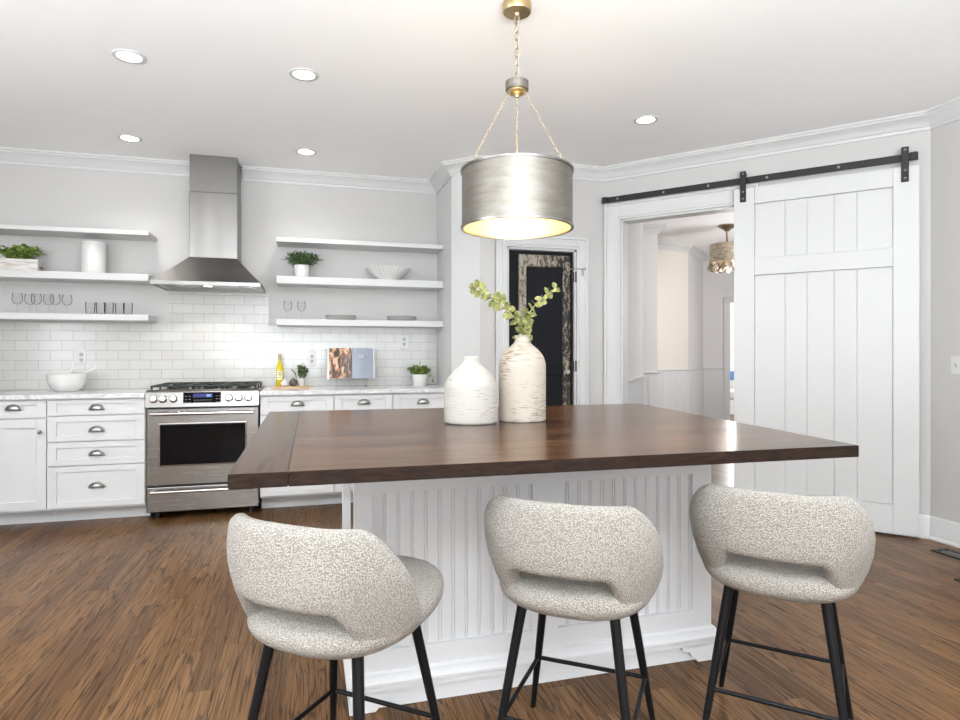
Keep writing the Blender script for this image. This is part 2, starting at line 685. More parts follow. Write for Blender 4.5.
def food_mat():
    m = mat('food_photograph', (0.3, 0.15, 0.07), 0.3)
    t = NT(m)
    v = t.coord((26, 1, 11), (0, math.radians(42), 0))
    f = t.noise(v, 1.0, 3, 0.55, 1.2)
    big = t.noise(t.coord((12, 1, 12)), 1.0, 2)
    c = t.ramp(f, [(0.43, (0.025, 0.02, 0.017)), (0.50, (0.20, 0.07, 0.03)), (0.57, (0.55, 0.29, 0.14)), (0.68, (0.80, 0.60, 0.42))])
    t.col(t.mix(t.ramp(big, [(0.56, (0, 0, 0)), (0.66, (0.8, 0.8, 0.8))]), c, (0.06, 0.055, 0.05)))
    return m


FOOD = food_mat()
PAGE = noise_mat('blue_grey_page', (0.31, 0.345, 0.41), (0.35, 0.385, 0.445), 6, 0.35)
PAPER = mat('white_paper', (0.8, 0.8, 0.79), 0.6)

# ---------------------------------------------------------------- room shell
CZ = 2.75
LX, RX, BY, FY = -3.2, 3.88, 5.51, -2.2
PA, PB = (2.41, 4.73), (3.88, 3.05)        # the slanted wall that carries the sliding door
DV = Vector((PB[0] - PA[0], PB[1] - PA[1])).normalized()
NV = Vector((-DV.y, DV.x))                  # away from the kitchen
MB_ = frame_M(PA, PB)
LEN = (Vector(PB) - Vector(PA)).length

bm = newbm()
prism(bm, [(LX - .15, FY - .15), (9.5, FY - .15), (9.5, 12), (LX - .15, 12)], -0.1, 0.0)
struct('floor', bm, FLOOR)
bm = newbm()
prism(bm, [(LX - .15, FY - .15), (9.5, FY - .15), (9.5, 12), (LX - .15, 12)], CZ, CZ + 0.1)
struct('ceiling', bm, CEIL)
T = 0.12
bm = newbm()
box(bm, LX - T, 1.13, BY, BY + T, 0, CZ)
struct('wall_back', bm, WALL)
# end wall of the counter alcove, chamfer and door wall on the right of it
bm = newbm()
prism(bm, [(1.13, BY + T), (1.13, 4.92), (1.32, 4.73), (1.32, 4.73 + T), (1.25, 4.97), (1.25, BY + T)], 0, CZ)
struct('wall_alcove', bm, TRIM)
DX0, DX1, DZ1 = 1.547, 2.153, 2.06
bm = newbm()
box(bm, 1.32, DX0, 4.73, 4.73 + T, 0, CZ)
box(bm, DX1, 2.41, 4.73, 4.73 + T, 0, CZ)
box(bm, DX0, DX1, 4.73, 4.73 + T, DZ1, CZ)
struct('wall_pantry', bm, WALL)
# slanted wall with its opening
OS0, OS1, OZ = 0.149, 1.07, 2.31
bm = newbm()
box(bm, 0, OS0, 0, T, 0, CZ, M=MB_)
box(bm, OS1, LEN, 0, T, 0, CZ, M=MB_)
box(bm, OS0, OS1, 0, T, OZ, CZ, M=MB_)
struct('wall_slanted', bm, WALL)
bm = newbm()
box(bm, RX, RX + T, FY, PB[1], 0, CZ)
struct('wall_right', bm, WALL)


def wall_with_windows(name, wins, horizontal, at, a0, a1):
    bm = newbm()
    zs = (0.65, 2.35)

    def bx(u0, u1, z0, z1):
        if horizontal:
            box(bm, u0, u1, at - T, at, z0, z1)
        else:
            box(bm, at - T, at, u0, u1, z0, z1)
    u = a0
    for (s, e) in wins:
        bx(u, s, 0, CZ)
        bx(s, e, 0, zs[0])
        bx(s, e, zs[1], CZ)
        u = e
    bx(u, a1, 0, CZ)
    struct(name, bm, WALL)
    for (s, e) in wins:
        f = newbm()
        m_ = (s + e) / 2
        for (u0, u1, z0, z1) in ((s, s + .05, *zs), (e - .05, e, *zs), (m_ - .025, m_ + .025, *zs), (s, e, zs[0], zs[0] + .05), (s, e, zs[1] - .05, zs[1]), (s, e, 1.48, 1.52)):
            if horizontal:
                box(f, u0, u1, at - .09, at - .04, z0, z1)
            else:
                box(f, at - .09, at - .04, u0, u1, z0, z1)
        global NWIN
        NWIN += 1
        struct('window_%d' % NWIN, f, TRIM)


NWIN = 0
wall_with_windows('wall_front', [(-1.45, 0.35), (1.2, 3.0)], True, FY, LX - T, RX + T)
wall_with_windows('wall_left', [(0.7, 2.5)], False, LX, FY, BY)

# tile on the back wall
bm = newbm()
prism(bm, [(LX + .005, 0.914), (1.128, 0.914), (1.128, 1.432), (-0.322, 1.432), (-0.322, 1.70), (-1.094, 1.70), (-1.094, 1.432), (LX + .005, 1.432)], BY - 0.009, BY, 'y')
struct('wall_tile', bm, TILE)

# crown moulding, mitred
CP = [(0, 2.645), (0.010, 2.645), (0.014, 2.652), (0.014, 2.664), (0.022, 2.668), (0.030, 2.682), (0.048, 2.702), (0.070, 2.717), (0.078, 2.722), (0.078, 2.734), (0.088, 2.738), (0.088, CZ), (0, CZ)]
bm = newbm()
sweep(bm, [(LX, FY), (LX, BY), (-0.905, BY)], CP)
struct('trim_1', bm, TRIM, True, 30)
bm = newbm()
sweep(bm, [(-0.525, BY), (1.13, BY), (1.13, 4.92), (1.32, 4.73), PA, PB, (RX, FY), (LX, FY)], CP)
struct('trim_2', bm, TRIM, True, 30)
# baseboards
BP = [(0, 0), (0.026, 0), (0.026, 0.012), (0.018, 0.022), (0.016, 0.118), (0.012, 0.126), (0.012, 0.136), (0.005, 0.147), (0, 0.147)]
bm = newbm()
q = Vector(PA) + DV * (OS1 + .14)
sweep(bm, [(q.x, q.y), PB, (RX, FY), (LX, FY), (LX, 4.7)], BP)
struct('baseboard_right', bm, TRIM, True, 30)
bm = newbm()
sweep(bm, [(1.132, 4.918), (1.32, 4.73), (1.446, 4.73)], BP)
struct('baseboard_alcove', bm, TRIM, True, 30)


def casing(name, M, s0, s1, z1, wd, side=1):
    """door casing: stepped boards around an opening; local y<0 is the kitchen side"""
    bm = newbm()
    for (a0, a1, y0) in ((0, wd, -.014), (0, .02, -.030), (wd - .045, wd - .02, -.022), (wd - 0.012, wd, -.018)):
        # a measured from the outer edge
        box(bm, s0 - wd + a0, s0 - wd + a1, y0, 0, 0, z1 + wd - a0, 0.003, 1, M)
        box(bm, s1 + wd - a1, s1 + wd - a0, y0, 0, 0, z1 + wd - a0, 0.003, 1, M)
        box(bm, s0 - wd + a1, s1 + wd - a1, y0, 0, z1 + wd - a1, z1 + wd - a0, 0.003, 1, M)
    # jamb lining
    box(bm, s0 - .002, s0 + .016, -.004, T + .004, 0, z1, 0, 1, M)
    box(bm, s1 - .016, s1 + .002, -.004, T + .004, 0, z1, 0, 1, M)
    box(bm, s0, s1, -.004, T + .004, z1 - .016, z1 + .002, 0, 1, M)
    return struct(name, bm, TRIM)


casing('trim_3', MB_, OS0, OS1, OZ, 0.138)
MP = frame_M((0, 4.73), (1, 4.73))
casing('trim_4', MP, DX0, DX1, DZ1, 0.10)

# ---------------------------------------------------------------- hall beyond the opening
CRH = [(p[0], p[1]) for p in CP]
CHR = [(0, 0.925), (0.012, 0.925), (0.014, 0.945), (0.026, 0.955), (0.026, 0.968), (0, 0.972)]


def hall_wall(i, path, m, thick=0.12, wains=True, crown=True):
    """wall faces along a plan polyline, room on the right, with beadboard wainscot, chair rail and crown"""
    bm = newbm()
    sweep(bm, path, [(0, 0), (0, CZ), (-thick, CZ), (-thick, 0)])
    o = struct('wall_hall_%s' % i, bm, m)
    bm = newbm()
    if wains:
        sweep(bm, path, [(0, 0), (0.012, 0), (0.012, 0.93), (0, 0.93)])
        for k in range(len(path) - 1):
            a, b = Vector(path[k]), Vector(path[k + 1])
            d = (b - a)
            L = d.length
            d.normalize()
            M = frame_M(path[k], path[k + 1])
            nb = int(L / 0.06)
            for j in range(1, nb):
                box(bm, j * .06 - .004, j * .06 + .004, -.016, -.011, 0.02, 0.93, 0, 1, M)
        sweep(bm, path, CHR)
        sweep(bm, path, BP)
    if crown:
        sweep(bm, path, CRH)
    if len(bm.verts):
        struct('trim_hall_%s' % i, bm, TRIM)
    else:
        bm.free()


p0 = Vector(PA) + DV * (OS0 - .002) + NV * (T + .006)
w1e = (3.302, 5.619)
hall_wall('passage', [w1e, (p0.x, p0.y)][::-1], HALLW, 0.14, True, False)
hall_wall('grey', [(3.30, 6.86), (4.102, 6.642), (4.20, 7.0)], HALLW)
hall_wall('beige', [(4.20, 7.40), (5.293, 7.763)], HALLB)
hall_wall('recess', [(5.293, 7.763), (6.058, 8.483), (6.315, 8.308)], HALLW)
# lintel, far jamb and right-hand side of the hall with the doorway to the bright room
d5 = (Vector((6.721, 7.987)) - Vector((6.058, 8.483))).normalized()
M5 = frame_M((6.315, 8.308), (6.315 + d5.x, 8.308 + d5.y))
bm = newbm()
box(bm, 0, 0.98, 0, .12, 2.08, CZ, 0, 1, M5)
box(bm, 0.98, 2.6, 0, .12, 0, CZ, 0, 1, M5)
struct('wall_hall_far', bm, HALLW)
bm = newbm()
for (a0, a1, y0) in ((0, .09, -.016), (0, .02, -.028)):
    box(bm, a0, a1, y0, 0, 0, 2.08 - a0, 0.002, 1, M5)
    box(bm, 1.07 - a1, 1.07 - a0, y0, 0, 0, 2.08 - a0, 0.002, 1, M5)
    box(bm, a1, 1.07 - a1, y0, 0, 2.08 - a1, 2.08 - a0, 0.002, 1, M5)
struct('trim_hall_door', bm, TRIM)
bm = newbm()
box(bm, -.5, 4.0, 2.6, 2.7, 0, CZ, 0, 1, M5)
struct('wall_far_room', bm, WHITEROOM)
bm = newbm()
box(bm, 4.0, 9.5, 2.9, 3.02, 0, CZ)
struct('wall_hall_near', bm, HALLW)
bm = newbm()
box(bm, 9.3, 9.42, 3.02, 12, 0, CZ)
struct('wall_hall_right', bm, HALLW)

# blue cushioned chair in the bright far room, seen through the doorway
t = thing('side_chair', 'white chair with blue back cushion glimpsed through the bright far hall doorway', 'chair', M5 @ Vector((0.33, 1.2, 0)), math.atan2(d5.y, d5.x))
bm = newbm()
box(bm, -.32, .32, -.30, .30, .40, .56, .04, 3)
obj('seat', bm, WHITEC, t, True)
bm = newbm()
box(bm, -.32, .32, .20, .34, .72, 0.88, .03, 3)
obj('backrest', bm, BLIND, t, True)
bm = newbm()
box(bm, -.30, .30, .26, .30, .50, .75, .005, 2)
obj('back_panel', bm, WHITEC, t)
for sx in (-.27, .27):
    for sy in (-.25, .25):
        bm = newbm()
        cyl(bm, (sx, sy, 0), (sx, sy, .41), .016, 10, .022)
        obj('leg', bm, IRON, t, True, 40)

# hall ceiling fixture
t = thing('ceiling_light', 'gold drum ceiling light with crystal drops in the hall', 'ceiling light', (4.892, 6.379, 0))
bm = newbm()
lathe(bm, [(0, 2.75), (.10, 2.75), (.105, 2.735), (.085, 2.72), (.05, 2.70), (.02, 2.675), (.012, 2.66), (.012, 2.53), (0, 2.53)], 24)
obj('canopy', bm, BRONZE, t, True, 40)
bm = newbm()
lathe(bm, [(.012, 2.535), (.19, 2.52), (.20, 2.51), (.205, 2.30), (.198, 2.30), (.19, 2.50), (.012, 2.52)], 32)
obj('drum_shade', bm, HALLGOLD, t, True, 40)
for rr, n, z0 in ((.20, 13, 2.30), (.12, 8, 2.28)):
    for k in range(n):
        a = 2 * PI * k / n
        bm = newbm()
        cx_, cy_ = rr * math.cos(a), rr * math.sin(a)
        lathe(bm, [(0, z0 + .02), (.006, z0), (.022, z0 - .04), (.033, z0 - .065), (.028, z0 - .085), (0, z0 - .105)], 8, cx_, cy_)
        obj('crystal_drop', bm, CRYST if k % 2 else BRONZE, t)
l = bpy.data.lights.new('hall_bulb', 'POINT')
l.energy = 3
l.color = (1, 0.9, 0.76)
l.shadow_soft_size = 0.1
o = bpy.data.objects.new('hall_bulb', l)
COL.objects.link(o)
o.location = (4.892, 6.379, 2.15)


def plate(label, name, cat, M, kind, ww=0.07, hh=0.115):
    t = thing(name, label, cat)
    t.matrix_world = M
    bm = newbm()
    box(bm, -ww / 2, ww / 2, -.006, 0, -hh / 2, hh / 2, .002)
    obj('cover_plate', bm, PLASTIC, t)
    n = 2 if ww > .1 else 1
    for k in range(n):
        cx = (k - (n - 1) / 2) * .046
        if kind == 'outlet':
            for zz in (-.022, .022):
                bm = newbm()
                lathe(bm, [(0, 0), (.017, 0), (.016, .003), (0, .003)], 20, M=Matrix.Translation((cx, -.006, zz)) @ Matrix.Rotation(PI / 2, 4, 'X'))
                box(bm, cx - .0085, cx - .0045, -.0105, -.008, zz - .001, zz + .010, mi=1)
                box(bm, cx + .0045, cx + .0085, -.0105, -.008, zz - .001, zz + .010, mi=1)
                box(bm, cx - .003, cx + .003, -.0105, -.008, zz - .012, zz - .006, mi=1)
                obj('receptacle', bm, [GREYC, DARKS], t)
        else:
            bm = newbm()
            box(bm, cx - .006, cx + .006, -.008, -.005, -.014, .014, .001)
            box(bm, cx - .004, cx + .004, -.020, -.005, .000, .010, .002)
            obj('toggle', bm, GREYC, t)
    return t


mt = lambda x, y, z: Matrix.Translation((x, y, z))
plate('white wall outlet above the white mixing bowl', 'wall_outlet', 'outlet', mt(-1.717, BY - .009, 1.165), 'outlet')
plate('white wall outlet between the oil bottle and the open cookbook', 'wall_outlet', 'outlet', mt(0.03, BY - .009, 1.15), 'outlet')
plate('white wall outlet on the tile above the potted herb at the counter end', 'wall_outlet', 'outlet', mt(0.829, BY - .009, 1.30), 'outlet')
plate('white switch plate on the grey wall right of the barn door', 'light_switch', 'light switch', Matrix.Translation((RX, 2.86, 1.125)) @ Matrix.Rotation(-PI / 2, 4, 'Z'), 'switch', 0.115)
plate('small switch plate on the hall wall left of the far doorway', 'light_switch', 'light switch', M5 @ mt(-0.16, 0, 1.17), 'switch')

# ---------------------------------------------------------------- recessed ceiling lights
spots = [(-0.90, 3.585, 'recessed ceiling light nearest the left edge of the ceiling, in front of the range'),
         (-0.023, 3.556, 'recessed ceiling light between the hood and the pendant, nearer the camera'),
         (-1.24, 4.95, 'recessed ceiling light close to the wall left of the hood chimney'),
         (-0.017, 4.92, 'recessed ceiling light close to the wall right of the hood chimney'),
         (2.159, 3.636, 'recessed ceiling light above the barn door rail, right of the pendant')]
for i, (x, y, lb) in enumerate(spots):
    if i == 0:
        t0 = thing('recessed_light', lb, 'ceiling light', (x, y, CZ), 0, 'recessed ceiling lights')
        bm = newbm()
        lathe(bm, [(.056, -.001), (.080, -.001), (.080, -.005), (.075, -.008), (.060, -.006), (.056, -.001)], 32)
        obj('trim_ring', bm, TRIM, t0, True, 40)
        bm = newbm()
        lathe(bm, [(0, -.001), (.0565, -.001), (.0565, -.004), (0, -.006)], 32)
        obj('lens', bm, LAMP, t0)
    else:
        dup(t0, (x, y, CZ), 0, lb)
    l = bpy.data.lights.new('downlight', 'SPOT')
    l.energy = 20
    l.color = (1, 0.975, 0.94)
    l.spot_size = math.radians(125)
    l.spot_blend = 0.8
    l.shadow_soft_size = 0.07
    o = bpy.data.objects.new('downlight', l)
    COL.objects.link(o)
    o.location = (x, y, CZ - 0.02)

# ---------------------------------------------------------------- cabinets
YF = 4.87


def shaker(bm, x0, x1, z0, z1, fw=0.055, fz=None, y=YF):
    fz = fw if fz is None else fz
    box(bm, x0, x0 + fw, y, y + .02, z0, z1, .0015, 1)
    box(bm, x1 - fw, x1, y, y + .02, z0, z1, .0015, 1)
    box(bm, x0 + fw, x1 - fw, y, y + .02, z0, z0 + fz, .0015, 1)
    box(bm, x0 + fw, x1 - fw, y, y + .02, z1 - fz, z1, .0015, 1)
    box(bm, x0 + fw - .001, x1 - fw + .001, y + .011, y + .02, z0 + fz - .001, z1 - fz + .001)


def cup_pull(parent, x, z, y=YF):
    bm = newbm()
    a, h, d = .046, .036, .026
    nu, nv = 14, 7
    for (s, flip) in ((1.0, False), (0.90, True)):
        rows = []
        for i in range(nu + 1):
            u = PI * i / nu
            row = []
            for j in range(nv + 1):
                v = PI / 2 * j / nv
                # quarter ellipsoid: half disc against the front, bulging to the room
                row.append(bm.verts.new((x + s * a * math.cos(u) * math.cos(v), y - .001 - s * d * math.sin(v), z - .015 + s * h * math.sin(u) * math.cos(v) + .012 * math.sin(v) * s)))
            rows.append(row)
        for i in range(nu):
            for j in range(nv):
                f = [rows[i][j], rows[i + 1][j], rows[i + 1][j + 1], rows[i][j + 1]]
                try:
                    bm.faces.new(f if not flip else f[::-1])
                except ValueError:
                    pass
    pts = [(x + (a + .003) * math.cos(PI * i / 16), y - .002, z - .015 + (h + .003) * math.sin(PI * i / 16)) for i in range(17)]
    tube(bm, pts, .0038, 8)
    tube(bm, [(x - a - .003, y - .002, z - .015), (x + a + .003, y - .002, z - .015)], .003, 8)
    bmesh.ops.remove_doubles(bm, verts=bm.verts[:], dist=1e-5)
    return obj('cup_pull', bm, PEWTER, parent, True, 40)


def knob(parent, x, z, y=YF):
    bm = newbm()
    lathe(bm, [(0, 0), (.006, 0), (.005, .012), (.013, .018), (.015, .024), (.011, .030), (0, .032)], 18, M=Matrix.Translation((x, y, z)) @ Matrix.Rotation(PI / 2, 4, 'X'))
    return obj('knob', bm, STEEL_D, parent, True, 40)


def cabinet(label, x0, x1, drawers=(), doors=()):
    """drawers: (z0, z1, pull z); doors: (x0, x1, z0, z1, knob x, knob z)"""
    t = thing('base_cabinet', label, 'cabinet', group='white base cabinets')
    bm = newbm()
    box(bm, x0 + .0008, x1 - .0008, YF + .021, BY - .011, .11, .8835)
    obj('carcass', bm, CAB, t)
    bm = newbm()
    box(bm, x0 + .0008, x1 - .0008, 5.03, 5.05, 0, .11)
    obj('toe_kick', bm, CAB, t)
    for (z0, z1, zp) in drawers:
        bm = newbm()
        shaker(bm, x0 + .003, x1 - .003, z0, z1, .055, min(.04, (z1 - z0) * .26))
        d = obj('drawer_front', bm, CAB, t)
        if zp:
            cup_pull(d, (x0 + x1) / 2, zp)
    for (a, b, z0, z1, kx, kz) in doors:
        bm = newbm()
        shaker(bm, a, b, z0, z1, .06, .06)
        d = obj('door', bm, CAB, t)
        knob(d, kx, kz)
    return t


R4 = [(.768, .872, .817), (.587, .761, .664), (.419, .580, .497), (.125, .412, .272)]
cabinet('white cabinet with one drawer above a door at the far left', -2.12, -1.732, [(.756, .872, .825)], [(-2.117, -1.735, .125, .747, -1.766, .661)])
cabinet('white cabinet with four drawers immediately left of the range', -1.732, -1.122, R4)
cabinet('white drawer cabinet immediately right of the range', -.348, .191, [(.738, .872, .814), (.419, .731, .60), (.125, .412, .29)])
cabinet('narrow white drawer cabinet below the open cookbook', .191, .645, [(.738, .872, .815), (.125, .731, .60)])
cabinet('white drawer cabinet against the wall at the right counter end', .645, 1.128, [(.738, .872, .810), (.125, .731, .60)])
for lb, x0, x1 in (('grey and white marble worktop left of the range', -2.12, -1.121), ('grey and white marble worktop right of the range', -.349, 1.129)):
    bm = newbm()
    box(bm, x0, x1, 4.842, BY - .009, .884, .914, .003, 2)
    tag(obj('marble_worktop', bm, MARBLE), lb, 'worktop')

# ---------------------------------------------------------------- range
RXA, RXB = -1.116, -.355
t = thing('gas_range', 'stainless steel gas range with black oven window between white cabinets', 'stove')
bm = newbm()
box(bm, RXA + .004, RXB - .004, YF + .03, BY - .012, .06, .895)
for sx in (RXA + .06, RXB - .06):
    cyl(bm, (sx, 4.95, 0), (sx, 4.95, .07), .02, 12)
    cyl(bm, (sx, 5.40, 0), (sx, 5.40, .07), .02, 12)
obj('body', bm, BLACK, t)
bm = newbm()
prism(bm, [(YF - .035, .812), (YF + .03, .812), (YF + .03, .935), (YF + .012, .935), (YF - .022, .918)], RXA, RXB, 'x')
bmesh.ops.bevel(bm, geom=bm.edges[:], offset=.004, segments=2, affect='EDGES')
cp = obj('control_panel', bm, STEEL_X, t)
yp = lambda z: YF - .035 + (z - .812) / (.918 - .812) * .013 - .0005
bm = newbm()
box(bm, -.868, -.615, yp(.875) - .004, yp(.875) + .006, .829, .916, .002)
dsp = obj('display', bm, BLACKG, t)
bm = newbm()
yd = yp(.875) - .0045
box(bm, -.800, -.672, yd, yd + .001, .878, .905)
obj('screen', bm, BLUED, dsp)
bm = newbm()
for k in range(3):
    x_ = -.712 + k * .011
    for (u0, u1, v0, v1) in ((0, .007, .018, .0195), (0, .007, .0095, .011), (0, .0018, .011, .018), (.0055, .007, .004, .018), (0, .007, .002, .0035)):
        box(bm, x_ + u0, x_ + u1, yd - .0006, yd, .880 + v0, .880 + v1)
obj('clock_digits', bm, DIGIT, dsp)
for row in range(3):
    for xk in (-.855, -.830, -.648, -.628):
        bm = newbm()
        box(bm, xk, xk + .010, yd, yd + .001, .842 + row * .022, .8455 + row * .022)
        obj('key', bm, KEY, dsp)
for row in range(2):
    for k in range(7):
        bm = newbm()
        box(bm, -.795 + k * .018, -.786 + k * .018, yd, yd + .001, .839 + row * .018, .843 + row * .018)
        obj('key', bm, KEY, dsp)
for xk in (-1.060, -1.000, -.932, -.560, -.493, -.428):
    bm = newbm()
    M = Matrix.Translation((xk, yp(.872), .872)) @ Matrix.Rotation(PI / 2 - .12, 4, 'X')
    lathe(bm, [(0, 0), (.030, 0), (.030, .006), (.025, .010), (.024, .028), (.020, .033), (0, .034)], 24, M=M)
    box(bm, -.006, .006, -.022, .022, .030, .044, .003, 2, M)
    obj('knob', bm, CHROME, cp, True, 40)
# oven door
bm = newbm()
box(bm, RXA + .003, RXB - .003, YF, YF + .045, .246, .800, .005, 2)
door = obj('oven_door', bm, STEEL_X, t)
bm = newbm()
box(bm, -1.040, -.436, YF - .003, YF + .01, .378, .700, .012, 3)
obj('window_trim', bm, STEEL_X, door)
bm = newbm()
box(bm, -1.030, -.446, YF - .005, YF + .01, .388, .690, .010, 3)
obj('window', bm, BLACKG, door)
for (zh, par) in ((.764, door),):
    bm = newbm()
    tube(bm, [(RXA + .035, YF - .045, zh), (RXB - .035, YF - .045, zh)], .012, 14)
    for sx in (RXA + .05, RXB - .05):
        box(bm, sx - .014, sx + .014, YF - .05, YF + .004, zh - .013, zh + .013, .005, 2)
    obj('handle', bm, CHROME, par, True, 40)
bm = newbm()
Mx = Matrix.Translation((-.744, YF, .306)) @ Matrix.Rotation(PI / 2, 4, 'X')
lathe(bm, [(0, 0), (.0165, 0), (.0165, .003), (.0145, .0045), (.0135, .003), (0, .003)], 28, M=Mx, mi=0)
for k in range(4):   # curls round the rim of the medallion
    a = PI / 4 + k * PI / 2
    tube(bm, [(-.744 + .011 * math.cos(a + d), YF - .0035, .306 + .011 * math.sin(a + d)) for d in (-.5, -.2, .1, .4)], .0009, 6, mi=1)
cu = bpy.data.curves.new('monogram', 'FONT')
cu.body = 'GE'
cu.size = .015
cu.align_x = 'CENTER'
cu.align_y = 'CENTER'
cu.extrude = .0004
cu.shear = .25
tmp = bpy.data.objects.new('tmp', cu)
COL.objects.link(tmp)
me = bpy.data.meshes.new_from_object(tmp.evaluated_get(bpy.context.evaluated_depsgraph_get()))
bpy.data.objects.remove(tmp)
me.transform(Matrix.Translation((-.744, YF - .0036, .306)) @ Matrix.Rotation(PI / 2, 4, 'X'))
bm.from_mesh(me)
bm.faces.ensure_lookup_table()
for f in bm.faces[-len(me.polygons):]:
    f.material_index = 1
obj('emblem', bm, [STEEL_D, CHROME], door)
bm = newbm()
box(bm, RXA + .003, RXB - .003, YF, YF + .04, .055, .234, .005, 2)
dr = obj('warming_drawer', bm, STEEL_X, t)
bm = newbm()
zh = .205
tube(bm, [(RXA + .035, YF - .040, zh), (RXB - .035, YF - .040, zh)], .010, 14)
for sx in (RXA + .05, RXB - .05):
    box(bm, sx - .012, sx + .012, YF - .045, YF + .004, zh - .011, zh + .011, .004, 2)
obj('handle', bm, CHROME, dr, True, 40)
bm = newbm()
box(bm, RXA + .004, RXB - .004, YF + .012, BY - .012, .895, .922, .004, 2)
obj('cooktop', bm, STEEL_X, t)
for k in range(3):
    x0 = RXA + .02 + k * .2405
    x1 = x0 + .236
    y0, y1 = YF + .055, BY - .045
    bm = newbm()
    zt, rb = .957, .0065

    def bar(a, b, r=rb):
        tube(bm, [a, b], r, 8)
    for xx in (x0, x1):
        bar((xx, y0, zt), (xx, y1, zt))
    for yy in (y0, (y0 + y1) / 2, y1):
        bar((x0, yy, zt), (x1, yy, zt))
    xm = (x0 + x1) / 2
    for yc in (y0 + (y1 - y0) * .25, y0 + (y1 - y0) * .75):
        for (ux, uy, ln) in ((1, 0, .118), (-1, 0, .118), (0, 1, .13), (0, -1, .13)):
            tube(bm, [(xm + ux * .03, yc + uy * .03, zt + .004), (xm + ux * .06, yc + uy * .06, zt + .006), (xm + ux * ln, yc + uy * ln, zt)], rb * .9, 8)
    for xx in (x0 + .004, x1 - .004):
        for yy in (y0 + .004, (y0 + y1) / 2, y1 - .004):
            bar((xx, yy, .920), (xx, yy, zt), .007)
    obj('grate', bm, GRATE, t, True, 50)
    for yc in (y0 + (y1 - y0) * .25, y0 + (y1 - y0) * .75):
        bm = newbm()
        lathe(bm, [(0, .921), (.046, .921), (.044, .930), (.030, .933), (.032, .940), (.028, .945), (0, .946)], 24, xm, yc)
        obj('burner', bm, GRATE, t, True, 40)

# ---------------------------------------------------------------- hood
t = thing('range_hood', 'stainless steel chimney range hood over the stove', 'range hood')
HX0, HX1, HY0, HY1 = -1.119, -.350, 4.98, BY - .001
bm = newbm()
# rim as an open frame
for (a, b, c, d) in ((HX0, HX1, HY0, HY0 + .02), (HX0, HX1, HY1 - .02, HY1), (HX0, HX0 + .02, HY0 + .02, HY1 - .02), (HX1 - .02, HX1, HY0 + .02, HY1 - .02)):
    box(bm, a, b, c, d, 1.705, 1.737, .002, 1)
rim = obj('rim', bm, STEEL_Z, t)
bm = newbm()
for k, xx in enumerate((-.50, -.485, -.47, -.455, -.44)):
    cyl(bm, (xx, HY0 - .002, 1.721), (xx, HY0 + .004, 1.721), .004, 10)
obj('button', bm, CHROME, rim)
bm = newbm()
CX0, CX1, CY0 = -.893, -.540, 5.21
lo = [(HX0, HY0), (HX1, HY0), (HX1, HY1), (HX0, HY1)]
hi = [(CX0, CY0), (CX1, CY0), (CX1, HY1), (CX0, HY1)]
rows = []
NS = 8
for k in range(NS + 1):
    s = k / NS
    z = 1.737 + (1.945 - 1.737) * s
    e = 0.0 if s < .5 else 0.0
    q_ = s ** 0.92
    rows.append([bm.verts.new((lo[i][0] + (hi[i][0] - lo[i][0]) * q_, lo[i][1] + (hi[i][1] - lo[i][1]) * q_, z)) for i in range(4)])
for k in range(NS):
    for i in range(4):
        bm.faces.new([rows[k][i], rows[k][(i + 1) % 4], rows[k + 1][(i + 1) % 4], rows[k + 1][i]])
bm.faces.new(rows[0][::-1])
bm.faces.new(rows[-1])
obj('canopy', bm, STEEL_Z, t, True, 25)
bm = newbm()
box(bm, CX0, CX1, CY0, HY1, 1.945, 2.46, .003, 1)
obj('lower_chimney', bm, STEEL_Z, t)
bm = newbm()
box(bm, CX0 + .004, CX1 - .004, CY0 + .004, HY1, 2.46, CZ - .001, .002, 1)
obj('upper_chimney', bm, STEEL_Z, t)
bm = newbm()
box(bm, HX0 + .02, HX1 - .02, HY0 + .02, HY1 - .02, 1.712, 1.736)
for k in range(24):
    x_ = HX0 + .06 + k * .028
    box(bm, x_, x_ + .014, HY0 + .15, HY1 - .06, 1.7085, 1.713)
obj('baffle_filter', bm, STEEL_X, t)
for xx in (-.92, -.735, -.55):
    bm = newbm()
    lathe(bm, [(0, 1.707), (.026, 1.707), (.030, 1.712), (0, 1.712)], 20, xx, HY0 + .08)
    obj('lamp', bm, LAMP if xx == -.735 else CHROME, t)
l = bpy.data.lights.new('hood_lamp', 'SPOT')
l.energy = 5
l.spot_size = math.radians(130)
l.shadow_soft_size = .03
l.color = (1, .95, .86)
o = bpy.data.objects.new('hood_lamp', l)
COL.objects.link(o)
o.location = (-.735, HY0 + .08, 1.69)

# ---------------------------------------------------------------- shelves
SHELF = [('left', -2.45, -1.18, 5.225, [(2.102, 2.134, 'top'), (1.751, 1.804, 'middle'), (1.447, 1.493, 'bottom')]),
         ('right', -.250, 1.129, 5.225, [(2.102, 2.138, 'top'), (1.763, 1.824, 'middle'), (1.425, 1.477, 'bottom')])]
extra = {('left', 'top'): 'empty', ('left', 'middle'): 'holding a wooden planter', ('left', 'bottom'): 'holding two rows of glassware', ('right', 'top'): 'empty',
         ('right', 'middle'): 'holding a fluted bowl', ('right', 'bottom'): 'holding stacked plates'}
STOP = {}
for side, x0, x1, y0, lst in SHELF:
    for (z0, z1, nm) in lst:
        bm = newbm()
        box(bm, x0, x1, y0, BY - .001, z0, z1, .003, 1)
        tag(obj('floating_shelf', bm, TRIM), '%s white floating shelf on the %s of the hood, %s' % (nm, side, extra[(side, nm)]), 'shelf', 'white floating shelves')
        STOP[(side, nm)] = z1


# ---------------------------------------------------------------- plants


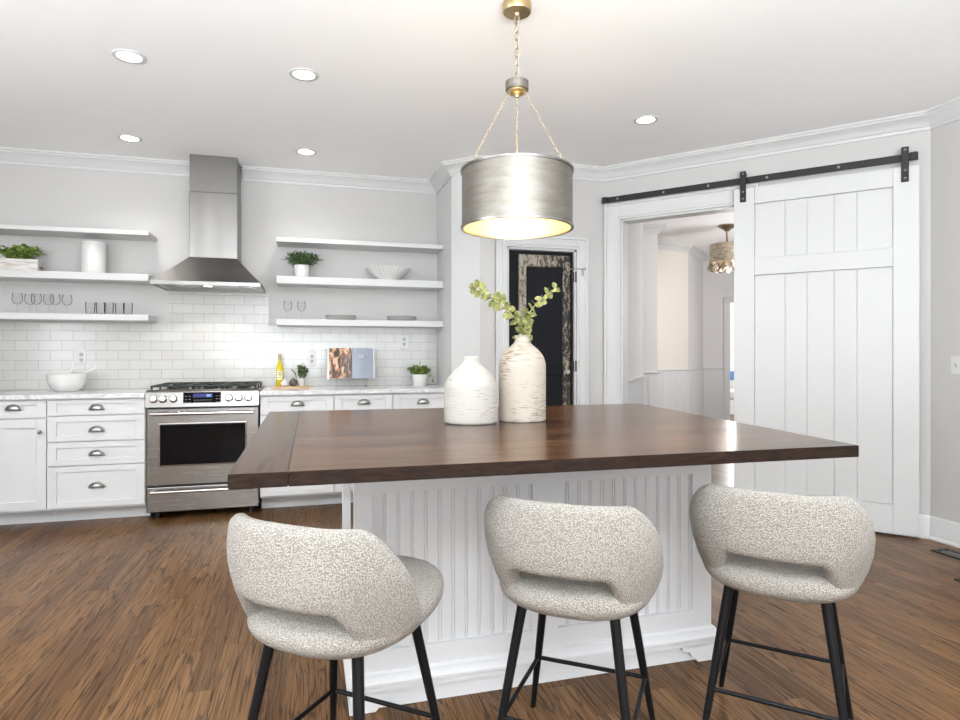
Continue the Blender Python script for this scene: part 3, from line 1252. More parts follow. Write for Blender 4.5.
def leaf(bm, p, d, up, ln, wd, mi=0, cup=.15):
    d = d.normalized()
    s = d.cross(up)
    if s.length < 1e-4:
        s = d.orthogonal()
    s.normalize()
    n = s.cross(d).normalized()
    prof = [(0, .12), (.25, .8), (.55, 1.0), (.82, .6), (1.0, .05)]
    L, C, R = [], [], []
    for (a, b) in prof:
        c = p + d * (a * ln) - n * (.25 * ln * a * a)
        C.append(bm.verts.new(c))
        L.append(bm.verts.new(c + s * (b * wd / 2) + n * (cup * wd * b)))
        R.append(bm.verts.new(c - s * (b * wd / 2) + n * (cup * wd * b)))
    for i in range(len(prof) - 1):
        bm.faces.new([L[i], C[i], C[i + 1], L[i + 1]]).material_index = mi
        bm.faces.new([C[i], R[i], R[i + 1], C[i + 1]]).material_index = mi


def bush(bm, rx, ry, z0, h, n, ln, wd, droop=.3, rnd=random, stems=True):
    """leaves along arching stems growing from a patch"""
    ns = max(6, n // 9)
    for k in range(ns):
        a = rnd.uniform(0, 2 * PI)
        q = math.sqrt(rnd.random())
        b = Vector((rx * .45 * q * math.cos(a), ry * .45 * q * math.sin(a), z0))
        out = Vector((rx * q * math.cos(a), ry * q * math.sin(a), 0)) * rnd.uniform(.7, 1.15)
        top = Vector((0, 0, z0)) + out + Vector((0, 0, h * (1 - .55 * q * q) * rnd.uniform(.75, 1.05)))
        pts = [b.lerp(top, s) + Vector((0, 0, h * .25 * math.sin(s * PI * .9) * q)) for s in (0, .25, .5, .75, 1)]
        if stems:
            tube(bm, pts, .0014, 5)
        for j in range(9):
            s = .15 + .85 * (j + rnd.random() * .5) / 9
            i0 = min(3, int(s * 4))
            p = pts[i0].lerp(pts[i0 + 1], s * 4 - i0)
            dd = Vector((rnd.uniform(-1, 1), rnd.uniform(-1, 1), rnd.uniform(-.2, .9))) + (top - b).normalized() * .5
            leaf(bm, p, dd, Vector((rnd.uniform(-.3, .3), rnd.uniform(-.3, .3), 1)), ln * rnd.uniform(.7, 1.15), wd * rnd.uniform(.75, 1.15))


# wooden planter on the left middle shelf
z = STOP[('left', 'middle')]
t = thing('planter_box', 'whitewashed wooden planter box of bright green leaves on the left shelf', 'plant', (-2.075, 5.36, z))
bm = newbm()
for (a, b, c, d) in ((-.13, .13, -.055, -.043), (-.13, .13, .043, .055), (-.13, -.118, -.043, .043), (.118, .13, -.043, .043)):
    box(bm, a, b, c, d, 0, .095, .002, 1)
box(bm, -.118, .118, -.043, .043, 0, .08)
obj('box', bm, PLANTBOX, t)
bm = newbm()
tube(bm, [(.131, -.02, .045), (.138, -.015, .035), (.138, .015, .035), (.131, .02, .045)], .003, 8)
obj('ring_handle', bm, IRON, t, True)
bm = newbm()
bush(bm, .155, .075, .078, .125, 330, .040, .030)
obj('foliage', bm, LEAF_A, t, True)

# white cylinder vessel
t = thing('ceramic_canister', 'tall white ribbed ceramic canister on the left shelf beside the planter', 'vase', (-1.59, 5.36, z))
bm = newbm()
lathe(bm, [(0, 0), (.080, 0), (.083, .004), (.085, .24), (.083, .245), (.078, .245), (.076, .02), (0, .02)], 96, rmod=lambda a, zz: 1 + .008 * math.cos(32 * a))
obj('vessel', bm, WHITEC, t, True, 40)


# glasses
def wine_glass(name, label, loc, group, hgt=.155):
    t = thing(name, label, 'glass', loc, 0, group)
    k = hgt / .155
    bm = newbm()
    lathe(bm, [(0, .072 * k), (.018, .076 * k), (.031, .095 * k), (.034, .118 * k), (.029, .155 * k), (.0275, .155 * k), (.0322, .118 * k), (.029, .096 * k), (.016, .079 * k), (0, .076 * k)], 20)
    obj('bowl', bm, GLASS, t, True)
    bm = newbm()
    lathe(bm, [(0, .074 * k), (.004, .072 * k), (.0035, .012 * k), (.010, .005), (.030, .003), (.031, 0), (0, 0)], 20)
    obj('stem', bm, GLASS, t, True)
    return t


zl = STOP[('left', 'bottom')]
ords = ['first', 'second', 'third', 'fourth', 'fifth', 'sixth', 'seventh']
wg = None
for k in range(6):
    lb = '%s clear wine glass from the left on the lower left shelf' % ords[k]
    loc = (-2.10 + .062 * k, 5.37 + .05 * (k % 2), zl)
    if wg is None:
        wg = wine_glass('wine_glass', lb, loc, 'wine glasses on the lower left shelf')
    else:
        dup(wg, loc, 0, lb)
bmt = newbm()
lathe(bmt, [(0, 0), (.028, 0), (.030, .003), (.034, .098), (.0325, .098), (.0285, .008), (0, .007)], 20)
tg = tag(obj('tumbler', bmt, GLASS, None, True), 'first clear tumbler from the left on the lower left shelf', 'glass', 'tumblers on the lower left shelf')
tg.location = (-1.62, 5.38, zl)
for k in range(1, 5):
    c = tg.copy()
    COL.objects.link(c)
    c.location = (-1.62 + .066 * k, 5.36 + .04 * (k % 2), zl)
    c['label'] = '%s clear tumbler from the left on the lower left shelf' % ords[k]
zr = STOP[('right', 'bottom')]
g = dup(wg, (-.165, 5.37, zr), 0, 'left one of two stemmed glasses on the right lower shelf')
g['group'] = 'stemmed glasses on the lower right shelf'
g = dup(wg, (-.055, 5.37, zr), 0, 'stemmed glass nearer the plates on the right lower shelf')
g['group'] = 'stemmed glasses on the lower right shelf'
# plates
bmp = newbm()
lathe(bmp, [(0, 0), (.075, 0), (.09, .003), (.128, .014), (.1285, .0165), (.09, .007), (.07, .005), (0, .005)], 40)
pl0 = None
for si, (x, wh) in enumerate(((.265, 'left'), (.785, 'right'))):
    for k in range(4):
        lb = '%s white plate of the %s stack on the lower right shelf' % (['bottom', 'second lowest', 'second highest', 'top'][k], wh)
        if pl0 is None:
            pl0 = tag(obj('dinner_plate', bmp, WHITEC, None, True, 40), lb, 'plate')
            pp = pl0
        else:
            pp = pl0.copy()
            COL.objects.link(pp)
            pp['label'] = lb
        pp['group'] = 'plates of the %s stack' % wh
        pp.location = (x + .002 * (k % 2), 5.365, zr + .0095 * k)
# right middle shelf: plant and fluted bowl
z = STOP[('right', 'middle')]
t = thing('potted_plant', 'bushy green plant in a white ribbed pot on the right middle shelf', 'plant', (-.052, 5.36, z))
bm = newbm()
lathe(bm, [(0, 0), (.052, 0), (.055, .004), (.064, .105), (.062, .108), (.057, .106), (.055, .09), (0, .09)], 72, rmod=lambda a, zz: 1 + .012 * math.cos(24 * a))
obj('pot', bm, WHITEC, t, True, 40)
bm = newbm()
bush(bm, .17, .12, .09, .13, 480, .036, .015)
obj('foliage', bm, LEAF_D, t, True)
t = thing('fluted_bowl', 'white fluted serving bowl on the right middle shelf', 'bowl', (.672, 5.365, z))
bm = newbm()
lathe(bm, [(0, 0), (.075, 0), (.08, .006), (.115, .035), (.155, .075), (.185, .108), (.182, .111), (.150, .078), (.11, .042), (.07, .016), (0, .012)], 168,
      rmod=lambda a, zz: 1 + (.055 * abs(math.sin(14 * a)) ** .6 if zz > .01 else 0))
obj('bowl_body', bm, WHITEC, t, True, 60)

# ---------------------------------------------------------------- counter top items
CT = .914
t = thing('mixing_bowl', 'white mixing bowl with two spoons on the left worktop', 'bowl', (-1.735, 5.25, CT))
bm = newbm()
lathe(bm, [(0, 0), (.070, 0), (.075, .004), (.105, .030), (.122, .070), (.127, .128), (.124, .131), (.120, .128), (.115, .072), (.098, .034), (.065, .012), (0, .010)], 48)
obj('bowl_body', bm, WHITEC, t, True, 45)


def spoon(label, pts, loc):
    bm = newbm()
    tube(bm, pts, [.006, .0055, .0055, .008], 8)
    e = Vector(pts[0])
    bmesh.ops.create_uvsphere(bm, u_segments=12, v_segments=8, radius=.02, matrix=Matrix.Translation(e) @ Matrix.Diagonal((1, .5, 1, 1)))
    o = obj('serving_spoon', bm, WHITEC, None, True)
    o.location = loc
    tag(o, label, 'spoon', 'spoons in the mixing bowl')


spoon('white spoon standing nearly upright in the mixing bowl', [(-.045, .02, .040), (-.02, .03, .10), (.015, .05, .16), (.03, .055, .205)], (-1.735, 5.25, CT))
spoon('white spoon leaning out to the right over the bowl rim', [(.02, -.02, .038), (.075, -.02, .095), (.126, -.02, .139), (.205, -.02, .178)], (-1.735, 5.25, CT))

t = tag(obj('cutting_board', (lambda b: (box(b, -.155, .145, -.07, .07, 0, .014, .005, 2), b)[1])(newbm()), BOARDW), 'light wooden cutting board under the oil bottle', 'cutting board')
t.location = (-.13, 5.27, CT)
BZ = CT + .014
t = thing('oil_bottle', 'yellow olive oil bottle on the cutting board', 'bottle', (-.225, 5.29, BZ))
bm = newbm()
lathe(bm, [(0, 0), (.026, 0), (.029, .004), (.029, .15), (.025, .175), (.013, .20), (.0115, .225), (.0, .225)], 28)
obj('glass_body', bm, OILM, t, True, 40)
bm = newbm()
lathe(bm, [(.0115, .218), (.0145, .218), (.0145, .262), (.012, .266), (0, .266)], 20)
obj('cap', bm, noise_mat('wood_cap', (.42, .36, .22), (.30, .26, .17), 30), t, True, 40)
bm = newbm()
for k in range(9):
    a0, a1 = -PI / 2 - .9 + .2 * k, -PI / 2 - .9 + .2 * (k + 1)
    r = .0296
    bm.faces.new([bm.verts.new((r * math.cos(a), r * math.sin(a), zz)) for a, zz in ((a0, .055), (a1, .055), (a1, .125), (a0, .125))])
for zz, hh in ((.108, .008), (.090, .010), (.070, .006)):
    for k in range(3):
        a = -PI / 2 - .35 + k * .35
        box(bm, .0300 * math.cos(a) - .003, .0300 * math.cos(a) + .003, .0300 * math.sin(a) - .0006, .0300 * math.sin(a), zz, zz + hh, mi=1)
obj('label', bm, [LABELM, SOIL], t)
t = thing('garlic_bulb', 'white garlic bulb on the cutting board in front of the oil', 'garlic', (-.185, 5.235, BZ))
bm = newbm()
lathe(bm, [(0, 0), (.016, .001), (.030, .014), (.031, .026), (.022, .042), (.008, .052), (.005, .062), (0, .068)], 32, rmod=lambda a, zz: 1 + .05 * abs(math.sin(4 * a)))
obj('bulb', bm, GARLIC, t, True)
bm = newbm()
tube(bm, [(0, 0, .060), (.010, .004, .075), (.020, .006, .088)], [.005, .004, .003], 8)
obj('stalk', bm, noise_mat('dry_stalk', (.45, .38, .42), (.6, .52, .5), 40), t, True)
bm = newbm()
lathe(bm, [(0, 0), (.018, .001), (.031, .016), (.034, .030), (.028, .048), (.014, .062), (0, .068)], 28)
o = tag(obj('avocado', bm, FRUIT, None, True), 'dark green avocado between garlic and small potted plant', 'avocado')
o.location = (-.118, 5.245, BZ)
t = thing('potted_herb', 'small herb in a white pot on the cutting board', 'plant', (-.06, 5.285, BZ))
bm = newbm()
lathe(bm, [(0, 0), (.026, 0), (.029, .003), (.034, .060), (.032, .062), (.029, .055), (0, .055)], 28)
obj('pot', bm, WHITEC, t, True, 40)
bm = newbm()
bush(bm, .068, .06, .052, .125, 130, .026, .019)
obj('foliage', bm, LEAF_D, t, True)

# cookbook on a clear stand
BKX, BKY, BKZ = .352, 5.34, .985
t = thing('book_stand', 'clear acrylic stand holding the open cookbook on the worktop', 'book stand', (BKX, BKY, CT))
bm = newbm()
for sx in (-.12, .12):
    prism(bm, [(-.055, 0), (.10, 0), (.092, .010), (.03, .010), (.045, .20), (.038, .20), (.012, .066), (-.055, .066), (-.055, .060), (.008, .060), (-.002, .010), (-.055, .010)], sx - .003, sx + .003, 'x')
obj('side_support', bm, ACRYL, t)
bm = newbm()
box(bm, -.13, .13, -.055, .008, .062, .067)
obj('ledge', bm, ACRYL, t)
t = thing('cookbook', 'open cookbook with a food photograph and blue page on a clear stand', 'book', (BKX, BKY - .042, BKZ))
TILT = Matrix.Rotation(math.radians(-9), 4, 'X')


def page(x0, x1, y0, y1, zt0, zt1, th, mname, m, par, zb=0.0):
    bm = newbm()
    n = 8
    for k in range(n):
        s0, s1 = k / n, (k + 1) / n
        f = lambda s: (x0 + (x1 - x0) * s, y0 + (y1 - y0) * s - .010 * math.sin(PI * s))
        a, b = f(s0), f(s1)
        vs = []
        for (p, sz) in ((a, zb), (b, zb), (b, zt0), (a, zt0)):
            vs.append((p[0], p[1], sz))
        lo = [bm.verts.new(v) for v in vs]
        hi = [bm.verts.new((v[0], v[1] + th, v[2])) for v in vs]
        bm.faces.new(lo)
        bm.faces.new(hi[::-1])
        for i in range(4):
            bm.faces.new([lo[i], lo[(i + 1) % 4], hi[(i + 1) % 4], hi[i]])
    bmesh.ops.remove_doubles(bm, verts=bm.verts[:], dist=1e-6)
    bmesh.ops.transform(bm, matrix=TILT, verts=bm.verts[:])
    return obj(mname, bm, m, par)


page(-.195, -.004, .035, -.010, .262, .262, .010, 'page_block', PAPER, t)
page(.004, .195, -.010, .035, .262, .262, .010, 'page_block', PAPER, t)
page(-.183, -.004, .022, -.017, .260, .260, .002, 'picture_page', FOOD, t, .002)
bp = page(.004, .186, -.017, .023, .260, .260, .002, 'blue_page', PAGE, t, .002)
bm = newbm()
for (a, b, z0) in ((.052, .105, .188), (.056, .102, .172)):
    for k in range(6):
        u = a + (b - a) * k / 6
        box(bm, u, u + (b - a) / 6 * .8, -.0300, -.0180, z0, z0 + .008, 0, 1, TILT)
obj('page_title', bm, PAPER, bp)
bm = newbm()
box(bm, -.203, .203, .046, .050, -.004, .268, 0, 1, TILT)
obj('cover', bm, noise_mat('book_cover', (.62, .62, .62), (.7, .7, .7), 5), t)

# potted plant at the right end
t = thing('potted_plant', 'trailing green plant in a white handled pot at the right counter end', 'plant', (.93, 5.28, CT))
bm = newbm()
lathe(bm, [(0, 0), (.054, 0), (.058, .004), (.068, .090), (.070, .100), (.067, .102), (.062, .098), (.06, .085), (0, .085)], 40)
obj('pot', bm, WHITEC, t, True, 40)
for s in (-1, 1):
    bm = newbm()
    tube(bm, [(s * .066, 0, .085), (s * .082, 0, .080), (s * .084, 0, .060), (s * .062, 0, .052)], .0035, 8)
    obj('handle', bm, PEWTER, t, True)
bm = newbm()
bush(bm, .125, .09, .083, .095, 400, .030, .020)
tube(bm, [(.05, -.02, .10), (.09, -.03, .11), (.105, -.03, .07), (.112, -.03, .04)], .0016, 5)
for k in range(7):
    leaf(bm, Vector((.085 + .004 * k, -.03, .11 - .011 * k)), Vector((random.uniform(-.6, 1), -.5, random.uniform(-.8, .4))), Vector((0, 0, 1)), .026, .017)
tube(bm, [(0, 0, .10), (.003, .0, .17), (.0, .0, .195)], .0015, 5)
leaf(bm, Vector((0, 0, .19)), Vector((.3, -.2, 1)), Vector((0, -1, 0)), .025, .012)
obj('foliage', bm, LEAF_A, t, True)

# ---------------------------------------------------------------- pantry door
t = thing('pantry_door', 'charcoal pantry door with a chipped reclaimed inner frame', 'door', (0, 4.73, 0))
bm = newbm()
box(bm, DX0 + .018, DX1 - .018, .022, .062, .008, DZ1 - .020, .003, 1)
obj('door_slab', bm, DOORB, t)
FX0, FX1, FZ1 = 1.650, 2.097, 2.005
bm = newbm()
box(bm, FX0, FX0 + .062, -.006, .024, .20, FZ1, .003, 1)
box(bm, FX1 - .062, FX1, -.006, .024, .20, FZ1, .003, 1)
box(bm, FX0 + .062, FX1 - .062, -.006, .024, FZ1 - .098, FZ1, .003, 1)
box(bm, FX0 + .062, FX1 - .062, -.006, .024, .20, .36, .003, 1)
fr = obj('reclaimed_frame', bm, CHIP, t)
bm = newbm()
box(bm, FX0 + .062, FX1 - .062, -.004, .024, 1.022, 1.112, .003, 1)
obj('middle_rail', bm, DOORB, fr)
bm = newbm()
box(bm, FX0 + .06, FX1 - .06, .012, .024, 1.10, FZ1 - .09)
obj('upper_panel', bm, SLATE, fr)
bm = newbm()
box(bm, FX0 + .06, FX1 - .06, .012, .024, .35, 1.03)
obj('lower_panel', bm, SLATE, fr)
bm = newbm()
Mk = Matrix.Translation((2.058, -.006, 1.045)) @ Matrix.Rotation(PI / 2, 4, 'X')
lathe(bm, [(0, 0), (.016, 0), (.016, .004), (.007, .008), (.007, .022), (.018, .030), (.022, .040), (.018, .050), (0, .054)], 10, M=Mk)
obj('door_knob', bm, CRYST, t)
for zh in (1.835, 1.091, .25):
    bm = newbm()
    cyl(bm, (2.150, -.008, zh - .045), (2.150, -.008, zh + .045), .008, 10)
    box(bm, 2.112, 2.150, -.001, .023, zh - .04, zh + .04)
    obj('hinge', bm, IRON, t)
bm = newbm()
tube(bm, [(2.10, -.012, 1.897), (2.16, -.02, 1.899), (2.235, -.022, 1.901)], .0045, 8)
tube(bm, [(2.20, -.02, 1.898), (2.212, -.024, 1.872), (2.204, -.026, 1.845), (2.19, -.026, 1.85)], .003, 8)
cyl(bm, (2.10, -.012, 1.897), (2.10, .024, 1.897), .005, 8)
obj('hook_latch', bm, PEWTER, t, True)

# ---------------------------------------------------------------- sliding barn door and its rail


def place(M, s, y):
    return M @ Vector((s, y, 0))


t = thing('barn_door', 'large white sliding barn door hung from the black rail', 'door')
t.matrix_world = MB_
YD0, YD1 = -.075, -.037       # door thickness in front of the wall
S0, S1, DZB, DZT = 1.049, 2.170, .015, 2.412
SW = .140


def flat(bm, s0, s1, z0, z1, y0=YD0, y1=YD1, bev=.002):
    box(bm, s0, s1, y0, y1, z0, z1, bev, 1)


for (a, b) in ((S0, S0 + SW), (S1 - SW, S1)):
    bm = newbm()
    flat(bm, a, b, DZB, DZT)
    obj('stile', bm, TRIM, t)
for (a, b) in ((2.290, DZT), (1.768, 1.890), (DZB, .205)):
    bm = newbm()
    flat(bm, S0 + SW + .0008, S1 - SW - .0008, a, b)
    obj('rail', bm, TRIM, t)
for (z0, z1) in ((1.891, 2.289), (.206, 1.767)):
    bm = newbm()
    ed = [S0 + SW, 1.391, 1.530, 1.694, 1.828, S1 - SW]
    for a, b in zip(ed, ed[1:]):
        box(bm, a + .0015, b - .0015, YD0 + .012, YD1 - .004, z0, z1, .003, 1)
    box(bm, S0 + SW, S1 - SW, YD0 + .017, YD1 - .006, z0, z1)
    obj('plank_panel', bm, TRIM, t)
for sh in (1.112, 2.094):
    bm = newbm()
    box(bm, sh - .021, sh + .021, YD0 - .007, YD0 - .001, 2.31, 2.538, .002, 1)
    h = obj('strap_hanger', bm, IRON, t)
    bm = newbm()
    cyl(bm, (sh, YD0 - .004, 2.519), (sh, YD0 + .040, 2.519), .0195, 24)
    obj('wheel', bm, IRON, h, True, 40)
    for zb in (2.335, 2.385, 2.519):
        bm = newbm()
        lathe(bm, [(0, 0), (.009, 0), (.008, .004), (0, .006)], 12, M=Matrix.Translation((sh, YD0 - .007, zb)) @ Matrix.Rotation(PI / 2, 4, 'X'))
        obj('bolt', bm, STEEL_D, h, True)
t = thing('barn_door_rail', 'black iron sliding door rail along the slanted wall', 'rail')
t.matrix_world = MB_
bm = newbm()
box(bm, .012, 2.165, -.055, -.047, 2.450, 2.498, .001, 1)
obj('flat_bar', bm, IRON, t)
for s in (.14, .52, .86, 1.27, 1.72, 2.12):
    bm = newbm()
    cyl(bm, (s, -.047, 2.474), (s, 0.0, 2.474), .012, 14)
    cyl(bm, (s, -.060, 2.474), (s, -.055, 2.474), .009, 12)
    obj('standoff_bolt', bm, STEEL_D, t)
for s in (.032, 2.140):
    bm = newbm()
    box(bm, s - .022, s + .022, -.075, -.0555, 2.448, 2.500, .003, 1)
    obj('end_stop', bm, IRON, t)

# ---------------------------------------------------------------- floor registers
def register(label, loc, rz, lx, ly):
    t = thing('floor_register', label, 'vent', loc, rz, 'floor registers')
    bm = newbm()
    for (a, b, c, d) in ((0, lx, 0, .02), (0, lx, ly - .02, ly), (0, .025, .02, ly - .02), (lx - .025, lx, .02, ly - .02)):
        box(bm, a, b, c, d, 0, .006, .001, 1)
    obj('frame', bm, IRON, t)
    bm = newbm()
    n = 14
    for k in range(n):
        y = .02 + (lx - .05) * k / n
        box(bm, .025 + y - .02, .025 + y - .012, .02, ly - .02, .001, .005)
    box(bm, .025, lx - .025, ly / 2 - .003, ly / 2 + .003, .001, .006)
    obj('grille', bm, STEEL_D, t)
    bm = newbm()
    box(bm, .02, lx - .02, .018, ly - .018, .0005, .0012)
    obj('duct_opening', bm, BLACK, t)


register('dark floor register near the baseboard right of the barn door', (3.765, 2.50, 0), PI / 2, .36, .13)
register('dark floor register nearer the camera at the right edge of the floor', (3.43, 2.13, 0), PI / 2, .33, .14)

# ---------------------------------------------------------------- island
t = thing('kitchen_island', 'white beadboard island with a dark wooden top', 'kitchen island')
TOPZ, TH = .914, .036
c4 = [(-.183, 1.552), (1.644, 1.519), (1.805, 3.115), (-.183, 3.162)]


def lerp2(a, b, s):
    return (a[0] + (b[0] - a[0]) * s, a[1] + (b[1] - a[1]) * s)


def slab(bm, pts, z0, z1, bev=.0018):
    fs = prism(bm, pts, z0, z1)
    bmesh.ops.bevel(bm, geom=list({e for f in fs for e in f.edges}), offset=bev, segments=2, affect='EDGES')


f0, f1 = lerp2(c4[0], c4[1], .0745), c4[1]
b0, b1 = lerp2(c4[3], c4[2], .0714), c4[2]
bm = newbm()
slab(bm, [(f0[0] + .0006, f0[1]), f1, b1, (b0[0] + .0006, b0[1])], TOPZ - TH, TOPZ)

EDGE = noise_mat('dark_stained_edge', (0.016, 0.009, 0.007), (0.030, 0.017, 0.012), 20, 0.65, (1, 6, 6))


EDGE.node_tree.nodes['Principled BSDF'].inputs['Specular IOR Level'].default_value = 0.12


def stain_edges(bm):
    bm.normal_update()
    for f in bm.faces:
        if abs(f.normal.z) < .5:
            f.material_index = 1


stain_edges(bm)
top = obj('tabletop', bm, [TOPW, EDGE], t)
bm = newbm()
slab(bm, [c4[0], f0, b0, c4[3]], TOPZ - TH, TOPZ)
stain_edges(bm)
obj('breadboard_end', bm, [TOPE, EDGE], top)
IX0, IX1, IY0, IY1 = .147, 1.530, 2.090, 2.90
ZB = TOPZ - TH
bm = newbm()
box(bm, .32, IX1 - .002, IY0 + .032, IY1, .10, ZB - .001)
obj('cabinet_body', bm, ISL, t)
# front face frame
bm = newbm()
FT = .03
pan = [(.206, .782), (.880, 1.447)]
PZ0, PZ1 = .195, .727
for (a, b) in ((IX0, pan[0][0]), (pan[0][1], pan[1][0]), (pan[1][1], IX1)):
    box(bm, a, b, IY0, IY0 + FT, PZ0, PZ1)
box(bm, IX0, IX1, IY0, IY0 + FT, PZ1, ZB - .001)
box(bm, IX0, IX1, IY0, IY0 + FT, .06, PZ0)
face = obj('face_frame', bm, ISL, t)
for (a, b) in pan:
    bm = newbm()
    n = 12
    wd = (b - a) / n
    for k in range(n):
        x0, x1 = a + k * wd, a + (k + 1) * wd
        box(bm, x0 + .0009, x1 - .0111, IY0 + .014, IY0 + .026, PZ0, PZ1, .0012, 1)
        box(bm, x1 - .0087, x1 - .0009, IY0 + .014, IY0 + .026, PZ0, PZ1, .0025, 2)
    box(bm, a, b, IY0 + .020, IY0 + .029, PZ0, PZ1)
    obj('beadboard_panel', bm, ISL, face)
bm = newbm()
box(bm, IX1 - .0015, IX1, IY0 + FT, IY1, .06, ZB - .001)
obj('side_panel', bm, ISL, t)
bm = newbm()
box(bm, .150, .186, IY1 - .045, IY1, .0, ZB - .001, .002, 1)
obj('corner_post', bm, ISL, t)
bm = newbm()
box(bm, .150, .32, IY0 + FT, IY1 - .045, .135, .155, .002, 1)
obj('bottom_shelf', bm, ISL, t)
# plinth moulding with bracket feet
bm = newbm()
prof = [(0, .0), (.016, .0), (.016, .080), (.022, .084), (.022, .094), (.015, .104), (.012, .122), (.006, .128), (0, .128)]
prof_hi = [(0, .062), (.016, .062), (.016, .080), (.022, .084), (.022, .094), (.015, .104), (.012, .122), (.006, .128), (0, .128)]
sweep(bm, [(IX0, IY1), (IX0, IY0), (IX1, IY0), (IX1, IY1)], prof_hi)
pl = obj('base_moulding', bm, ISL, t, True, 30)


def foot(xa, xb, flip):
    bm = newbm()
    w_ = xb - xa
    pts = [(0, 0), (w_ * .55, 0), (w_ * .62, .012), (w_ * .72, .022), (w_ * .80, .040), (w_, .050), (w_, .064), (0, .064)]
    P = [(xa + p[0], p[1]) if not flip else (xb - p[0], p[1]) for p in pts]
    prism(bm, P, IY0 - .016, IY0 + .004, 'y')
    return obj('bracket_foot', bm, ISL, t)


foot(IX0 - .016, IX0 + .14, False)
foot(IX1 - .14, IX1 + .016, True)
bm = newbm()
box(bm, IX0 + .02, IX1 - .02, IY0 + .002, IY0 + .02, .001, .064)
box(bm, IX0 - .016, IX0 + .004, IY0 + .004, IY1, .0, .064)
box(bm, IX1 - .004, IX1 + .016, IY0 + .004, IY1, .0, .064)
box(bm, .34, IX1 - .03, IY0 + .06, IY1 - .06, 0, .11)
obj('plinth', bm, ISL, t)

# ---------------------------------------------------------------- vases and eucalyptus


def smooth_prof(pts, n=5):
    out = []
    P = [Vector((p[0], p[1], 0)) for p in pts]
    for i in range(len(P) - 1):
        p0_, p1, p2, p3 = P[max(i - 1, 0)], P[i], P[i + 1], P[min(i + 2, len(P) - 1)]
        for k in range(n):
            s = k / n
            v = .5 * ((2 * p1) + (p2 - p0_) * s + (2 * p0_ - 5 * p1 + 4 * p2 - p3) * s * s + (3 * p1 - p0_ - 3 * p2 + p3) * s ** 3)
            out.append((max(v.x, 0), v.y))
    out.append(pts[-1])
    return out


bm = newbm()
pr = [(0, 0), (.100, 0)] + smooth_prof([(.105, .002), (.109, .012), (.110, .05), (.110, .135), (.107, .160), (.092, .188), (.066, .217), (.044, .237), (.036, .250), (.0345, .268)]) + [(.032, .272), (.026, .270), (.026, .24), (.03, .20), (0, .05)]
lathe(bm, pr, 56)
o = tag(obj('ceramic_vase', bm, VASE_W, None, True, 50), 'short wide chalky white vase with a narrow neck, empty', 'vase')
o.location = (.646, 2.452, TOPZ)
bm = newbm()
pr = [(0, 0), (.093, 0)] + smooth_prof([(.097, .002), (.100, .010), (.100, .08), (.100, .220), (.098, .245), (.088, .274), (.066, .302), (.044, .320), (.034, .332), (.030, .346), (.033, .360)]) + [(.030, .362), (.024, .358), (.024, .33), (.03, .28), (0, .06)]
lathe(bm, pr, 56)
o = tag(obj('ceramic_vase', bm, VASE_T, None, True, 50), 'tall scratched cream vase holding eucalyptus sprigs', 'vase')
VX, VY = .877, 2.472
o.location = (VX, VY, TOPZ)


def sprig(label, pts, n, seed, szs):
    rnd = random.Random(seed)
    t = thing('eucalyptus_sprig', label, 'plant', (VX, VY, TOPZ + .36), 0, 'eucalyptus sprigs in the tall vase')
    P = [Vector(p) for p in pts]
    sp = []
    for i in range(len(P) - 1):
        p0_, p1, p2, p3 = P[max(i - 1, 0)], P[i], P[i + 1], P[min(i + 2, len(P) - 1)]
        for k in range(6):
            s = k / 6
            sp.append(.5 * ((2 * p1) + (p2 - p0_) * s + (2 * p0_ - 5 * p1 + 4 * p2 - p3) * s * s + (3 * p1 - p0_ - 3 * p2 + p3) * s ** 3))
    sp.append(P[-1])
    bm = newbm()
    tube(bm, sp, [.0028 - .0014 * i / len(sp) for i in range(len(sp))], 7)
    obj('stem', bm, STEM, t, True)
    bm = newbm()
    for k in range(n):
        s = .22 + .78 * k / (n - 1)
        u = s * (len(sp) - 1)
        i = min(int(u), len(sp) - 2)
        p = sp[i].lerp(sp[i + 1], u - i)
        tg_ = (sp[i + 1] - sp[i]).normalized()
        sz = szs[0] + (szs[1] - szs[0]) * s
        a0 = rnd.uniform(0, PI)
        side = tg_.orthogonal().normalized()
        for q in (0, PI):
            d = Matrix.Rotation(a0 + q, 3, tg_) @ side
            d = d + tg_ * .45
            leaf(bm, p, d, Vector((rnd.uniform(-.6, .6), -1, rnd.uniform(0, .8))), sz * rnd.uniform(.8, 1.15), sz * rnd.uniform(.7, .95), 0, .1)
    obj('leaves', bm, LEAF_E, t, True)


sprig('eucalyptus sprig arching to the left out of the tall vase', [(0, 0, -.10), (-.004, 0, 0), (-.035, -.01, .07), (-.10, -.02, .125), (-.165, -.03, .165), (-.225, -.03, .20)], 13, 3, (.048, .040))
sprig('eucalyptus sprig leaning up to the right out of the tall vase', [(0, .004, -.10), (.004, .004, 0), (.02, 0, .07), (.055, -.005, .13), (.10, -.01, .17), (.145, -.01, .205)], 11, 11, (.044, .030))
sprig('short eucalyptus sprig clustered at the mouth of the tall vase', [(0, -.008, -.08), (.004, -.010, .01), (.008, -.02, .05), (.012, -.024, .09)], 6, 5, (.046, .040))

# ---------------------------------------------------------------- pendant over the island
PX, PY = .889, 2.576
t = thing('pendant_light', 'brushed metal drum pendant light hanging over the island', 'pendant light', (PX, PY, 0))
bm = newbm()
lathe(bm, [(0, CZ), (.062, CZ), (.064, CZ - .006), (.064, CZ - .040), (.060, CZ - .046), (.012, CZ - .049), (.008, CZ - .060), (0, CZ - .062)], 40)
obj('ceiling_canopy', bm, BRASS, t, True, 40)


